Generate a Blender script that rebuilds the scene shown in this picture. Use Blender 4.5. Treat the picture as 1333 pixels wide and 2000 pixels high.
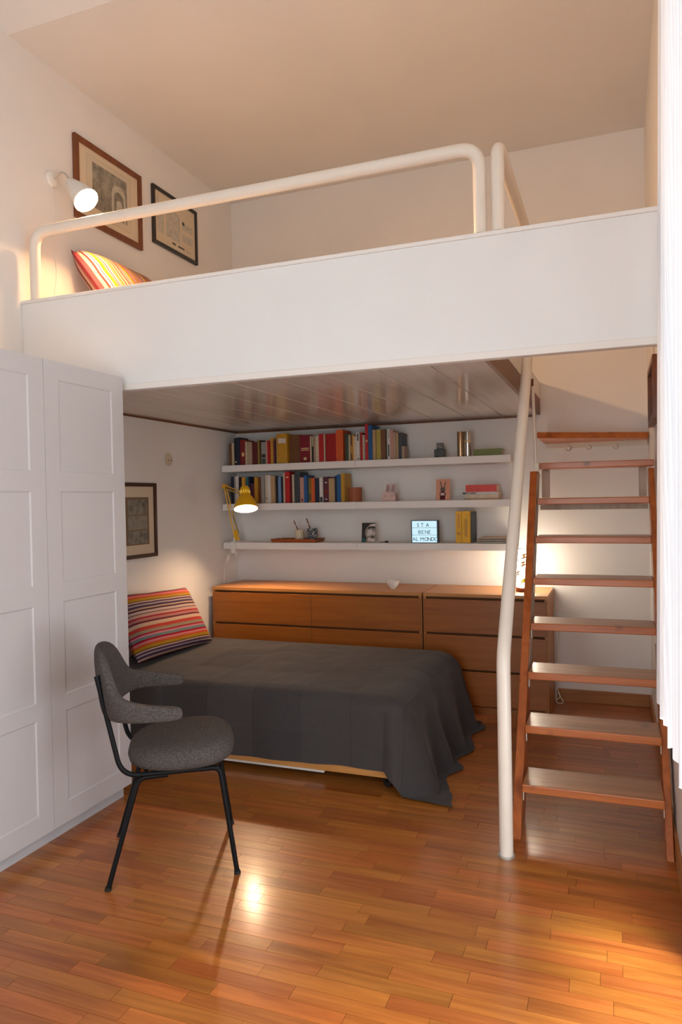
import bpy, bmesh, math, random
from mathutils import Vector, Matrix

# ------------------------------------------------------------------ scene, camera, light
scene = bpy.context.scene
for o in list(bpy.data.objects):
    bpy.data.objects.remove(o)
COL = scene.collection
random.seed(7)

CAM_POS = Vector((2.8568, -5.036, 1.411))
YAW, PITCH, ROLL, FPX = 0.3564, -0.0136, -0.0194, 1382.31
PCX, PCY = 686.70, 993.65
_f = Vector((-math.sin(YAW) * math.cos(PITCH), math.cos(YAW) * math.cos(PITCH), math.sin(PITCH)))
_r = _f.cross(Vector((0, 0, 1))).normalized()
_u = _r.cross(_f)
CR = _r * math.cos(ROLL) + _u * math.sin(ROLL)
CU = -_r * math.sin(ROLL) + _u * math.cos(ROLL)
cam_data = bpy.data.cameras.new('camera')
cam = bpy.data.objects.new('camera', cam_data)
COL.objects.link(cam)
cam_data.sensor_fit = 'VERTICAL'
cam_data.sensor_height = 36.0
cam_data.sensor_width = 24.0
cam_data.lens = FPX * 36.0 / 2000.0
cam_data.shift_x = -(PCX - 666.5) / 2000.0
cam_data.shift_y = (PCY - 1000.0) / 2000.0
cam_data.clip_start = 0.02
cam.matrix_world = Matrix((
    (CR.x, CU.x, -_f.x, CAM_POS.x),
    (CR.y, CU.y, -_f.y, CAM_POS.y),
    (CR.z, CU.z, -_f.z, CAM_POS.z),
    (0, 0, 0, 1)))
scene.camera = cam

world = bpy.data.worlds.new('overcast_sky')
scene.world = world
world.use_nodes = True
wbg = world.node_tree.nodes['Background']
wbg.inputs['Color'].default_value = (0.83, 0.935, 1.0, 1)
wbg.inputs['Strength'].default_value = 10.0

# the window openings (right hand wall, and an unseen one added behind the viewer as fill): daylight comes in through them
WIN_Y0, WIN_Y1, WIN_Z0, WIN_Z1 = -4.00, -2.75, 0.06, 2.95
WN_X0, WN_X1, WN_Z0, WN_Z1 = 1.75, 3.00, 0.10, 2.90
ROOM_Y = -6.2
def portal(name, loc, sx, sy, rot):
    l = bpy.data.lights.new(name, 'AREA'); l.shape = 'RECTANGLE'; l.size = sx; l.size_y = sy
    l.cycles.is_portal = True
    o = bpy.data.objects.new(name, l); COL.objects.link(o); o.location = loc; o.rotation_euler = rot
portal('window_portal', (3.20, (WIN_Y0 + WIN_Y1) / 2, (WIN_Z0 + WIN_Z1) / 2), WIN_Z1 - WIN_Z0, WIN_Y1 - WIN_Y0, (0, math.radians(90), 0))
portal('window_portal', ((WN_X0 + WN_X1) / 2, ROOM_Y - 0.12, (WN_Z0 + WN_Z1) / 2), WN_X1 - WN_X0, WN_Z1 - WN_Z0, (math.radians(90), 0, 0))  # portal of the added window behind the viewer

# low, hazy sun reaching the floor through the tall right hand window
sun_d = bpy.data.lights.new('hazy_sun', 'SUN'); sun_d.energy = 12.0; sun_d.angle = math.radians(22); sun_d.color = (1.0, 0.97, 0.84)
sun_o = bpy.data.objects.new('hazy_sun', sun_d); COL.objects.link(sun_o)
sun_o.location = (6.0, -5.0, 6.0)
sun_o.rotation_euler = Vector((-0.30, 0.20, -0.93)).to_track_quat('-Z', 'Y').to_euler()

SCONCE_W, CLAMP_W, TABLE_E = 97.0, 62.0, 30.0     # radiant power of the two bulbs, radiance of the paper shade
WARM = (1.0, 0.57, 0.26)

scene.view_settings.view_transform = 'Standard'
scene.view_settings.look = 'None'
scene.view_settings.gamma = 1.0
scene.view_settings.use_curve_mapping = False
scene.view_settings.exposure = -0.55
scene.cycles.max_bounces = 10
scene.cycles.diffuse_bounces = 6
scene.cycles.sample_clamp_indirect = 8.0

ORDS = ['first', 'second', 'third', 'fourth', 'fifth', 'sixth', 'seventh', 'eighth', 'ninth', 'tenth', 'eleventh', 'twelfth',
        'thirteenth', 'fourteenth', 'fifteenth', 'sixteenth', 'seventeenth', 'eighteenth', 'nineteenth', 'twentieth']
def ordinal(i):            # 1-based
    if i <= 20: return ORDS[i - 1]
    t = {2: 'twenty', 3: 'thirty', 4: 'forty', 5: 'fifty'}[i // 10]
    if i % 10 == 0: return {20: 'twentieth', 30: 'thirtieth', 40: 'fortieth', 50: 'fiftieth'}[i]
    return t + '-' + ORDS[i % 10 - 1]

# ------------------------------------------------------------------ mesh helper
ORG = {}
class MB:
    def __init__(s):
        s.v, s.f, s.m = [], [], []
    def add(s, verts, faces, mi=0):
        n = len(s.v)
        s.v += [Vector(p) for p in verts]
        s.f += [tuple(i + n for i in f) for f in faces]
        s.m += [mi] * len(faces)
        return s
    def box(s, x0, x1, y0, y1, z0, z1, mi=0):
        return s.add([(x0, y0, z0), (x1, y0, z0), (x1, y1, z0), (x0, y1, z0), (x0, y0, z1), (x1, y0, z1), (x1, y1, z1), (x0, y1, z1)],
                     [(0, 3, 2, 1), (4, 5, 6, 7), (0, 1, 5, 4), (1, 2, 6, 5), (2, 3, 7, 6), (3, 0, 4, 7)], mi)
    def obox(s, c, ax, ay, az, hx, hy, hz, mi=0):
        c, ax, ay, az = Vector(c), Vector(ax).normalized(), Vector(ay).normalized(), Vector(az).normalized()
        P = [c + ax * (i * hx) + ay * (j * hy) + az * (k * hz) for k in (-1, 1) for (i, j) in ((-1, -1), (1, -1), (1, 1), (-1, 1))]
        return s.add(P, [(0, 3, 2, 1), (4, 5, 6, 7), (0, 1, 5, 4), (1, 2, 6, 5), (2, 3, 7, 6), (3, 0, 4, 7)], mi)
    def tube(s, pts, r, seg=12, caps=True, mi=0):
        pts = [Vector(p) for p in pts]
        rs = r if isinstance(r, (list, tuple)) else [r] * len(pts)
        n = len(pts)
        T = []
        for i in range(n):
            a = pts[max(0, i - 1)]; b = pts[min(n - 1, i + 1)]
            T.append((b - a).normalized())
        ref = Vector((0, 0, 1)) if abs(T[0].z) < 0.9 else Vector((1, 0, 0))
        N = (ref - T[0] * ref.dot(T[0])).normalized()
        V, F = [], []
        for i in range(n):
            if i:
                N = (N - T[i] * N.dot(T[i])).normalized()
            B = T[i].cross(N)
            for k in range(seg):
                a = 2 * math.pi * k / seg
                V.append(pts[i] + (N * math.cos(a) + B * math.sin(a)) * rs[i])
        for i in range(n - 1):
            for k in range(seg):
                k2 = (k + 1) % seg
                F.append((i * seg + k, i * seg + k2, (i + 1) * seg + k2, (i + 1) * seg + k))
        if caps:
            F.append(tuple(range(seg - 1, -1, -1)))
            F.append(tuple((n - 1) * seg + k for k in range(seg)))
        return s.add(V, F, mi)
    def lathe(s, prof, c=(0, 0, 0), axis=(0, 0, 1), seg=24, mi=0, closed=False):
        c, ax = Vector(c), Vector(axis).normalized()
        ref = Vector((1, 0, 0)) if abs(ax.x) < 0.9 else Vector((0, 1, 0))
        N = (ref - ax * ref.dot(ax)).normalized(); B = ax.cross(N)
        V, F = [], []
        for (r, z) in prof:
            for k in range(seg):
                a = 2 * math.pi * k / seg
                V.append(c + ax * z + (N * math.cos(a) + B * math.sin(a)) * max(r, 1e-5))
        n = len(prof)
        for i in range(n - 1 + (1 if closed else 0)):
            j = (i + 1) % n
            for k in range(seg):
                k2 = (k + 1) % seg
                F.append((i * seg + k, i * seg + k2, j * seg + k2, j * seg + k))
        return s.add(V, F, mi)
    def prism(s, poly, a, b, mi=0):
        """poly: list of 3D points (planar), extruded from offset vector a to b"""
        a, b = Vector(a), Vector(b); n = len(poly)
        V = [Vector(p) + a for p in poly] + [Vector(p) + b for p in poly]
        F = [tuple(range(n - 1, -1, -1)), tuple(range(n, 2 * n))]
        F += [(i, (i + 1) % n, n + (i + 1) % n, n + i) for i in range(n)]
        return s.add(V, F, mi)
    def grid(s, nu, nv, fn, mi=0, wrap_u=False, wrap_v=False):
        V = [fn(i, j) for i in range(nu) for j in range(nv)]
        F = []
        for i in range(nu - (0 if wrap_u else 1)):
            for j in range(nv - (0 if wrap_v else 1)):
                i2, j2 = (i + 1) % nu, (j + 1) % nv
                F.append((i * nv + j, i2 * nv + j, i2 * nv + j2, i * nv + j2))
        return s.add(V, F, mi)
    def build(s, name, mats, parent=None, smooth=False, bevel=0.0, bseg=2, fix=True, org=None, loc=None):
        if parent is not None and org is None:
            org = ORG[parent.name]
        if org is None:
            xs = [p.x for p in s.v]; ys = [p.y for p in s.v]; zs = [p.z for p in s.v]
            org = Vector(((min(xs) + max(xs)) / 2, (min(ys) + max(ys)) / 2, min(zs)))
        me = bpy.data.meshes.new(name)
        me.from_pydata([tuple(p - org) for p in s.v], [], s.f)
        if not isinstance(mats, (list, tuple)): mats = [mats]
        for m in mats: me.materials.append(m)
        if len(mats) > 1:
            me.polygons.foreach_set('material_index', s.m)
        if bevel > 0 or fix:
            bm = bmesh.new(); bm.from_mesh(me)
            if fix: bmesh.ops.recalc_face_normals(bm, faces=bm.faces)
            if bevel > 0:
                es = [e for e in bm.edges if len(e.link_faces) == 2 and e.calc_face_angle(0) > 0.6]
                bmesh.ops.bevel(bm, geom=es, offset=bevel, segments=bseg, affect='EDGES', profile=0.5, clamp_overlap=True)
            bm.to_mesh(me); bm.free()
        if smooth:
            me.polygons.foreach_set('use_smooth', [True] * len(me.polygons))
            if smooth != 'all':
                try: me.set_sharp_from_angle(angle=math.radians(40))
                except Exception: pass
        me.update()
        o = bpy.data.objects.new(name, me)
        COL.objects.link(o)
        if parent is not None:
            o.parent = parent
        else:
            o.location = org
        ORG[o.name] = Vector(org)
        return o

def thing(name, label, cat, loc=(0, 0, 0), group=None, rotz=0.0):
    o = bpy.data.objects.new(name, None); COL.objects.link(o)
    o.empty_display_size = 0.1
    o.location = loc; o.rotation_euler = (0, 0, rotz)
    o['label'] = label; o['category'] = cat
    if group: o['group'] = group
    ORG[o.name] = Vector(loc)
    return o
def tag(o, label, cat, group=None):
    o['label'] = label; o['category'] = cat
    if group: o['group'] = group
    return o
def structure(o, label=None):
    o['kind'] = 'structure'
    if label: o['label'] = label
    return o

def arc_path(pts, rad, n=7):
    """polyline with rounded corners"""
    pts = [Vector(p) for p in pts]; out = [pts[0]]
    for i in range(1, len(pts) - 1):
        p, a, b = pts[i], pts[i - 1], pts[i + 1]
        da, db = (a - p), (b - p)
        r = min(rad, da.length * 0.49, db.length * 0.49)
        A, B = p + da.normalized() * r, p + db.normalized() * r
        for k in range(n + 1):
            t = k / n
            out.append(A * (1 - t) ** 2 + p * 2 * t * (1 - t) + B * t * t)
    out.append(pts[-1])
    return out

# ------------------------------------------------------------------ materials
def new_mat(name):
    m = bpy.data.materials.new(name); m.use_nodes = True
    nt = m.node_tree
    return m, nt, nt.nodes['Principled BSDF']
def lin(c):
    return tuple(((x / 255) / 12.92 if x / 255 <= 0.04045 else ((x / 255 + 0.055) / 1.055) ** 2.4) for x in c)
def plain(name, col, rough=0.5, metal=0.0, noise=0.0, nscale=20.0, bump=0.0, bscale=200.0, coat=0.0, spec=0.5):
    m, nt, b = new_mat(name)
    b.inputs['Base Color'].default_value = (*col, 1)
    b.inputs['Roughness'].default_value = rough
    b.inputs['Metallic'].default_value = metal
    b.inputs['Coat Weight'].default_value = coat
    b.inputs['Specular IOR Level'].default_value = spec
    tc = nt.nodes.new('ShaderNodeTexCoord')
    if noise > 0:
        n = nt.nodes.new('ShaderNodeTexNoise'); n.inputs['Scale'].default_value = nscale; n.inputs['Detail'].default_value = 4
        nt.links.new(tc.outputs['Object'], n.inputs['Vector'])
        r = nt.nodes.new('ShaderNodeValToRGB')
        r.color_ramp.elements[0].position = 0.3; r.color_ramp.elements[1].position = 0.7
        r.color_ramp.elements[0].color = (*[c * (1 - noise) for c in col], 1)
        r.color_ramp.elements[1].color = (*[min(1, c * (1 + noise)) for c in col], 1)
        nt.links.new(n.outputs['Fac'], r.inputs['Fac'])
        nt.links.new(r.outputs['Color'], b.inputs['Base Color'])
    if bump > 0:
        n2 = nt.nodes.new('ShaderNodeTexNoise'); n2.inputs['Scale'].default_value = bscale; n2.inputs['Detail'].default_value = 3
        nt.links.new(tc.outputs['Object'], n2.inputs['Vector'])
        bp = nt.nodes.new('ShaderNodeBump'); bp.inputs['Strength'].default_value = bump; bp.inputs['Distance'].default_value = 0.002
        nt.links.new(n2.outputs['Fac'], bp.inputs['Height']); nt.links.new(bp.outputs['Normal'], b.inputs['Normal'])
    return m
def wood(name, c1, c2, axis='x', rough=0.4, scale=1.0, coat=0.0, rand=0.0, island=False, bump=0.05, knots=0.0):
    """grain stretched along an axis of the object's own coordinates"""
    m, nt, b = new_mat(name)
    N, L = nt.nodes, nt.links
    tc = N.new('ShaderNodeTexCoord')
    src = tc.outputs['Object']
    rnd = None
    if rand > 0 or island:
        if island:
            g = N.new('ShaderNodeNewGeometry'); rnd = g.outputs['Random Per Island']
        else:
            oi = N.new('ShaderNodeObjectInfo'); rnd = oi.outputs['Random']
        add = N.new('ShaderNodeVectorMath'); add.operation = 'ADD'
        mul = N.new('ShaderNodeMath'); mul.operation = 'MULTIPLY'; mul.inputs[1].default_value = 37.0
        L.new(rnd, mul.inputs[0]); L.new(src, add.inputs[0]); L.new(mul.outputs[0], add.inputs[1])
        src = add.outputs[0]
    mp = N.new('ShaderNodeMapping')
    st = {'x': (1.6, 26, 26), 'y': (26, 1.6, 26), 'z': (26, 26, 1.6)}[axis]
    mp.inputs['Scale'].default_value = tuple(k * scale for k in st)
    L.new(src, mp.inputs['Vector'])
    n1 = N.new('ShaderNodeTexNoise'); n1.inputs['Scale'].default_value = 1.0; n1.inputs['Detail'].default_value = 6; n1.inputs['Roughness'].default_value = 0.6
    n1.inputs['Distortion'].default_value = 0.6
    L.new(mp.outputs[0], n1.inputs['Vector'])
    rp = N.new('ShaderNodeValToRGB')
    rp.color_ramp.elements[0].position = 0.32; rp.color_ramp.elements[1].position = 0.68
    rp.color_ramp.elements[0].color = (*c1, 1); rp.color_ramp.elements[1].color = (*c2, 1)
    L.new(n1.outputs['Fac'], rp.inputs['Fac'])
    colr = rp.outputs['Color']
    if rnd is not None:
        hs = N.new('ShaderNodeHueSaturation')
        mr = N.new('ShaderNodeMapRange'); mr.inputs['To Min'].default_value = 1 - rand; mr.inputs['To Max'].default_value = 1 + rand
        L.new(rnd, mr.inputs['Value']); L.new(mr.outputs[0], hs.inputs['Value']); L.new(colr, hs.inputs['Color'])
        m2 = N.new('ShaderNodeMath'); m2.operation = 'FRACT'
        m3 = N.new('ShaderNodeMath'); m3.operation = 'MULTIPLY'; m3.inputs[1].default_value = 7.31
        L.new(rnd, m3.inputs[0]); L.new(m3.outputs[0], m2.inputs[0])
        mh = N.new('ShaderNodeMapRange'); mh.inputs['To Min'].default_value = 0.493; mh.inputs['To Max'].default_value = 0.507
        L.new(m2.outputs[0], mh.inputs['Value']); L.new(mh.outputs[0], hs.inputs['Hue'])
        colr = hs.outputs['Color']
    if knots > 0:
        vo = N.new('ShaderNodeTexVoronoi'); vo.inputs['Scale'].default_value = 5.0
        L.new(tc.outputs['Object'], vo.inputs['Vector'])
        r2 = N.new('ShaderNodeValToRGB')
        r2.color_ramp.elements[0].position = 0.05; r2.color_ramp.elements[1].position = 0.14
        r2.color_ramp.elements[0].color = (*[x * (1 - knots) for x in (1, 1, 1)], 1); r2.color_ramp.elements[1].color = (1, 1, 1, 1)
        L.new(vo.outputs['Distance'], r2.inputs['Fac'])
        mx = N.new('ShaderNodeMixRGB'); mx.blend_type = 'MULTIPLY'; mx.inputs['Fac'].default_value = 1
        L.new(colr, mx.inputs['Color1']); L.new(r2.outputs['Color'], mx.inputs['Color2']); colr = mx.outputs['Color']
    L.new(colr, b.inputs['Base Color'])
    b.inputs['Roughness'].default_value = rough
    b.inputs['Coat Weight'].default_value = coat
    b.inputs['Coat Roughness'].default_value = 0.16
    if bump > 0:
        bp = N.new('ShaderNodeBump'); bp.inputs['Strength'].default_value = bump; bp.inputs['Distance'].default_value = 0.003
        L.new(n1.outputs['Fac'], bp.inputs['Height']); L.new(bp.outputs['Normal'], b.inputs['Normal'])
    return m
def emit(name, col, strength):
    m = bpy.data.materials.new(name); m.use_nodes = True
    nt = m.node_tree; nt.nodes.clear()
    e = nt.nodes.new('ShaderNodeEmission'); o = nt.nodes.new('ShaderNodeOutputMaterial')
    e.inputs['Color'].default_value = (*col, 1); e.inputs['Strength'].default_value = strength
    nt.links.new(e.outputs[0], o.inputs['Surface'])
    return m
def translucent(name, col, fac=0.5, stripes=0.0):
    m = bpy.data.materials.new(name); m.use_nodes = True
    nt = m.node_tree; nt.nodes.clear()
    N, L = nt.nodes, nt.links
    d = N.new('ShaderNodeBsdfDiffuse'); t = N.new('ShaderNodeBsdfTranslucent'); mx = N.new('ShaderNodeMixShader'); o = N.new('ShaderNodeOutputMaterial')
    d.inputs['Color'].default_value = (*col, 1); t.inputs['Color'].default_value = (*col, 1); mx.inputs['Fac'].default_value = fac
    if stripes > 0:
        tc = N.new('ShaderNodeTexCoord'); w = N.new('ShaderNodeTexWave'); w.bands_direction = 'Y'
        w.inputs['Scale'].default_value = 45; w.inputs['Distortion'].default_value = 0.5
        L.new(tc.outputs['Object'], w.inputs['Vector'])
        r = N.new('ShaderNodeValToRGB')
        r.color_ramp.elements[0].color = (*[c * (1 - stripes) for c in col], 1); r.color_ramp.elements[1].color = (*col, 1)
        L.new(w.outputs['Fac'], r.inputs['Fac'])
        L.new(r.outputs['Color'], d.inputs['Color']); L.new(r.outputs['Color'], t.inputs['Color'])
    L.new(d.outputs[0], mx.inputs[1]); L.new(t.outputs[0], mx.inputs[2]); L.new(mx.outputs[0], o.inputs['Surface'])
    return m
def stripes(name, bands, axis=1, reps=1.0, rough=0.85):
    """fabric with printed stripes across one axis of the object's own coordinates"""
    m, nt, b = new_mat(name); N, L = nt.nodes, nt.links
    tc = N.new('ShaderNodeUVMap')
    sp = N.new('ShaderNodeSeparateXYZ'); L.new(tc.outputs[0], sp.inputs[0])
    rp = N.new('ShaderNodeValToRGB'); rp.color_ramp.interpolation = 'CONSTANT'
    tot = sum(w for _, w in bands); pos = 0; els = rp.color_ramp.elements
    for i, (c, w) in enumerate(bands):
        if i == 0: e = els[0]; e.position = 0
        elif i == 1: e = els[1]; e.position = pos / tot
        else: e = els.new(pos / tot)
        e.color = (*c, 1); pos += w
    mr = N.new('ShaderNodeMath'); mr.operation = 'MULTIPLY_ADD'; mr.inputs[1].default_value = 2.0 * reps; mr.inputs[2].default_value = 0.0
    fr = N.new('ShaderNodeMath'); fr.operation = 'FRACT'
    L.new(sp.outputs[axis], mr.inputs[0]); L.new(mr.outputs[0], fr.inputs[0]); L.new(fr.outputs[0], rp.inputs['Fac'])
    L.new(rp.outputs['Color'], b.inputs['Base Color']); b.inputs['Roughness'].default_value = rough
    b.inputs['Specular IOR Level'].default_value = 0.15
    n2 = N.new('ShaderNodeTexNoise'); n2.inputs['Scale'].default_value = 30
    bp = N.new('ShaderNodeBump'); bp.inputs['Strength'].default_value = 0.3; bp.inputs['Distance'].default_value = 0.004
    L.new(n2.outputs['Fac'], bp.inputs['Height']); L.new(bp.outputs['Normal'], b.inputs['Normal'])
    return m
def engraving(name, scale=18.0, dark=0.06, light=0.5, seedv=0.0, lines=0.0, thr=(0.35, 0.65)):
    m, nt, b = new_mat(name); N, L = nt.nodes, nt.links
    tc = N.new('ShaderNodeTexCoord'); mp = N.new('ShaderNodeMapping'); mp.inputs['Location'].default_value = (seedv, seedv * 2, seedv)
    L.new(tc.outputs['Object'], mp.inputs['Vector'])
    n = N.new('ShaderNodeTexNoise'); n.inputs['Scale'].default_value = scale; n.inputs['Detail'].default_value = 8; n.inputs['Roughness'].default_value = 0.7
    L.new(mp.outputs[0], n.inputs['Vector'])
    val = n.outputs['Fac']
    if lines > 0:
        w = N.new('ShaderNodeTexWave'); w.bands_direction = 'Y'; w.inputs['Scale'].default_value = lines; w.inputs['Distortion'].default_value = 3
        L.new(mp.outputs[0], w.inputs['Vector'])
        mx = N.new('ShaderNodeMath'); mx.operation = 'MULTIPLY_ADD'; mx.inputs[1].default_value = 0.25
        L.new(w.outputs['Fac'], mx.inputs[0]); L.new(n.outputs['Fac'], mx.inputs[2]); val = mx.outputs[0]
    r = N.new('ShaderNodeValToRGB')
    r.color_ramp.elements[0].position = thr[0]; r.color_ramp.elements[1].position = thr[1]
    r.color_ramp.elements[0].color = (dark * 1.05, dark, dark * 0.85, 1); r.color_ramp.elements[1].color = (light * 1.1, light, light * 0.8, 1)
    L.new(val, r.inputs['Fac']); L.new(r.outputs['Color'], b.inputs['Base Color']); b.inputs['Roughness'].default_value = 0.6
    return m

M = {}
M['wall'] = plain('white_wall_paint', (0.80, 0.765, 0.73), 0.85, noise=0.02, nscale=3, bump=0.12, bscale=90)
M['ceiling'] = plain('ceiling_paint', (0.78, 0.735, 0.69), 0.9, noise=0.02, nscale=2, bump=0.08, bscale=60)
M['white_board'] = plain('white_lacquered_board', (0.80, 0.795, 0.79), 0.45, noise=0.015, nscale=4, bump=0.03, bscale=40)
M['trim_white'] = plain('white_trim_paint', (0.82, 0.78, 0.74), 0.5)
M['plank1'] = wood('parquet_strip', lin((142, 77, 28)), lin((180, 109, 48)), 'x', 0.34, 1.2, coat=0.40, rand=0.17, bump=0.03)
M['plank2'] = wood('parquet_field', lin((142, 77, 28)), lin((180, 109, 48)), 'x', 0.34, 1.2, coat=0.40, rand=0.17, island=True, bump=0.03)
M['subfloor'] = plain('dark_joint', lin((70, 38, 18)), 0.8)
M['panel'] = wood('glossy_painted_panel', (0.62, 0.53, 0.45), (0.72, 0.63, 0.54), 'y', 0.14, 0.6, bump=0.02)
M['panel_gap'] = plain('pale_panel_joint', (0.82, 0.78, 0.72), 0.6)
M['pipe'] = plain('cream_enamel_pipe', (0.80, 0.72, 0.63), 0.3, noise=0.02, nscale=8)
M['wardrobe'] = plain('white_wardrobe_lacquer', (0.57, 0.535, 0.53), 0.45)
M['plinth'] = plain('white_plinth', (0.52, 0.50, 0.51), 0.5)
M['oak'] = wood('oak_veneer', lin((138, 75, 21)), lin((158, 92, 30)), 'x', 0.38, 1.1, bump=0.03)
M['oak_lit_top'] = wood('oak_veneer_lit_top', lin((178, 118, 58)), lin((198, 138, 76)), 'x', 0.38, 1.1, bump=0.03)  # same oak as the fronts, lamp light and sheen put into the colour
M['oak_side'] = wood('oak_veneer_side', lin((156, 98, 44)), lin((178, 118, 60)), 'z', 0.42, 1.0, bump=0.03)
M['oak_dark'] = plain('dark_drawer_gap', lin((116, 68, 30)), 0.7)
M['stair'] = wood('varnished_pine', lin((158, 82, 32)), lin((198, 114, 54)), 'x', 0.36, 0.8, coat=0.1, knots=0.5)
M['stair_z'] = wood('varnished_pine_stringer', lin((152, 76, 26)), lin((192, 104, 42)), 'z', 0.36, 0.8, coat=0.1, knots=0.35)
M['stair_worn'] = wood('worn_pine_tread_top', lin((140, 92, 60)), lin((180, 128, 90)), 'x', 0.32, 0.9, coat=0.15, knots=0.45)
M['brown_trim'] = wood('dark_brown_trim', lin((92, 52, 24)), lin((128, 76, 40)), 'y', 0.45, 0.8)
M['pale_pine'] = wood('pale_painted_pine', (0.46, 0.36, 0.27), (0.60, 0.49, 0.38), 'z', 0.6, 0.8)
M['baseboard'] = wood('wood_baseboard', lin((150, 92, 42)), lin((182, 120, 62)), 'x', 0.4, 0.8)
M['metal'] = plain('galvanised_metal', (0.62, 0.60, 0.56), 0.4, 0.7)
M['bracket'] = plain('cream_metal_bracket', (0.75, 0.70, 0.58), 0.5)
M['black_metal'] = plain('black_steel_tube', (0.004, 0.004, 0.005), 0.5, spec=0.2)
M['chair_fabric'] = plain('grey_wool_upholstery', (0.085, 0.073, 0.067), 0.95, noise=0.35, nscale=160, bump=0.5, bscale=420, spec=0.1)
M['blanket'] = plain('charcoal_linen', (0.074, 0.069, 0.071), 0.95, noise=0.22, nscale=150, bump=0.4, bscale=320, spec=0.1)
M['mattress'] = plain('mattress_ticking', (0.6, 0.57, 0.52), 0.9)
M['bed_wood'] = wood('beech_rail', lin((190, 128, 66)), lin((216, 156, 92)), 'x', 0.4)
M['black_rubber'] = plain('black_rubber', (0.01, 0.01, 0.01), 0.5)
M['yellow'] = plain('yellow_enamel', lin((226, 170, 14)), 0.35)
M['white_plastic'] = plain('white_plastic', (0.8, 0.77, 0.72), 0.4)
M['frame_brown'] = wood('brown_picture_frame', lin((96, 50, 22)), lin((122, 68, 34)), 'z', 0.4)
M['frame_black'] = plain('black_picture_frame', (0.02, 0.016, 0.013), 0.35)
M['frame_dark'] = plain('dark_walnut_frame', lin((66, 38, 20)), 0.4)
M['mat_cream'] = plain('cream_mount_board', (0.66, 0.55, 0.40), 0.8)
M['paper'] = plain('book_paper', (0.66, 0.58, 0.46), 0.9, noise=0.1, nscale=80)

# ------------------------------------------------------------------ room shell
RX, RYF, CZ = 3.069, -6.2, 3.797      # right wall, wall behind the camera, ceiling over the loft
m = MB().box(-0.02, RX + 0.02, RYF, 0.02, -0.12, -0.004)
floor = structure(m.build('floor', M['subfloor']), 'orange brown strip parquet floor')

# parquet strips
PW, PLN = 0.057, 0.40
pm = MB().box(-PLN / 2 + 0.0006, PLN / 2 - 0.0006, -PW / 2 + 0.0006, PW / 2 - 0.0006, -0.012, 0.0)
proto = pm.build('floor_strip_proto', M['plank1'], org=Vector((0, 0, 0)))
pmesh = proto.data; pmesh.name = 'floor_strip'
bpy.data.objects.remove(proto)
def project(p):
    d = Vector(p) - CAM_POS
    z = d.dot(_f)
    if z < 0.1: return None
    return (PCX + FPX * d.dot(CR) / z, PCY - FPX * d.dot(CU) / z, z)
strips = []
rr = random.Random(11)
y = -PW / 2; row = 0
while y > RYF:
    x = -rr.random() * PLN
    while x < RX:
        a, b = max(0.0, x), min(RX, x + PLN)
        if b - a > 0.03:
            cx, vis = (a + b) / 2, 0.0
            q = project((cx, y, 0))
            hid = (cx < 0.66 and y < -2.25) or (cx < 1.95 and -1.75 < y) or (cx < 2.45 and y > -0.5)
            if q and -60 < q[0] < 1393 and -60 < q[1] < 2040 and not hid:
                vis = (b - a) / q[2] ** 3
            strips.append((vis, a, b, y))
        x += PLN
    y -= PW; row += 1
strips.sort(key=lambda t: -t[0])
fo = ORG['floor']
for (vis, a, b, yy) in strips[:300]:
    o = bpy.data.objects.new('floor_strip', pmesh); COL.objects.link(o)
    o.parent = floor
    o.location = Vector(((a + b) / 2, yy, 0)) - fo
    o.scale = ((b - a) / PLN, 1, 1)
mm = MB()
for (vis, a, b, yy) in strips[300:]:
    mm.box(a + 0.0006, b - 0.0006, yy - PW / 2 + 0.0006, yy + PW / 2 - 0.0006, -0.012, 0.0)
o = mm.build('floor_strip_field', M['plank2'], parent=floor, fix=False); o['kind'] = 'stuff'

ZT = 5.0
structure(MB().box(-0.2, 0, RYF, 0.2, -0.1, ZT).build('wall_left', M['wall']), 'white painted left wall')
structure(MB().box(0, RX, 0, 0.2, -0.1, ZT).build('wall_back', M['wall']), 'white painted back wall')
m = MB()
m.box(0, WN_X0, RYF - 0.2, RYF, -0.1, ZT); m.box(WN_X1, RX, RYF - 0.2, RYF, -0.1, ZT)
m.box(WN_X0, WN_X1, RYF - 0.2, RYF, -0.1, WN_Z0); m.box(WN_X0, WN_X1, RYF - 0.2, RYF, WN_Z1, ZT)
structure(m.build('wall_front', M['wall']), 'white wall behind the viewer')
m = MB()
m.box(RX, RX + 0.28, WIN_Y1, 0.2, -0.1, ZT); m.box(RX, RX + 0.28, RYF, WIN_Y0, -0.1, ZT)
m.box(RX, RX + 0.28, WIN_Y0, WIN_Y1, -0.1, WIN_Z0); m.box(RX, RX + 0.28, WIN_Y0, WIN_Y1, WIN_Z1, ZT)
structure(m.build('wall_right', M['wall']), 'white right wall with the window')
# ceiling: level over the loft, rising towards the room
m = MB()
prof = [(0.0, CZ), (-2.235, CZ), (-3.6, 4.45), (RYF, 4.45), (RYF, 4.65), (0.0, 4.65)]
m.prism([(0, p[0], p[1]) for p in prof], (0, 0, 0), (RX, 0, 0))
structure(m.build('ceiling', M['ceiling']), 'plain painted ceiling over the loft')

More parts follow.
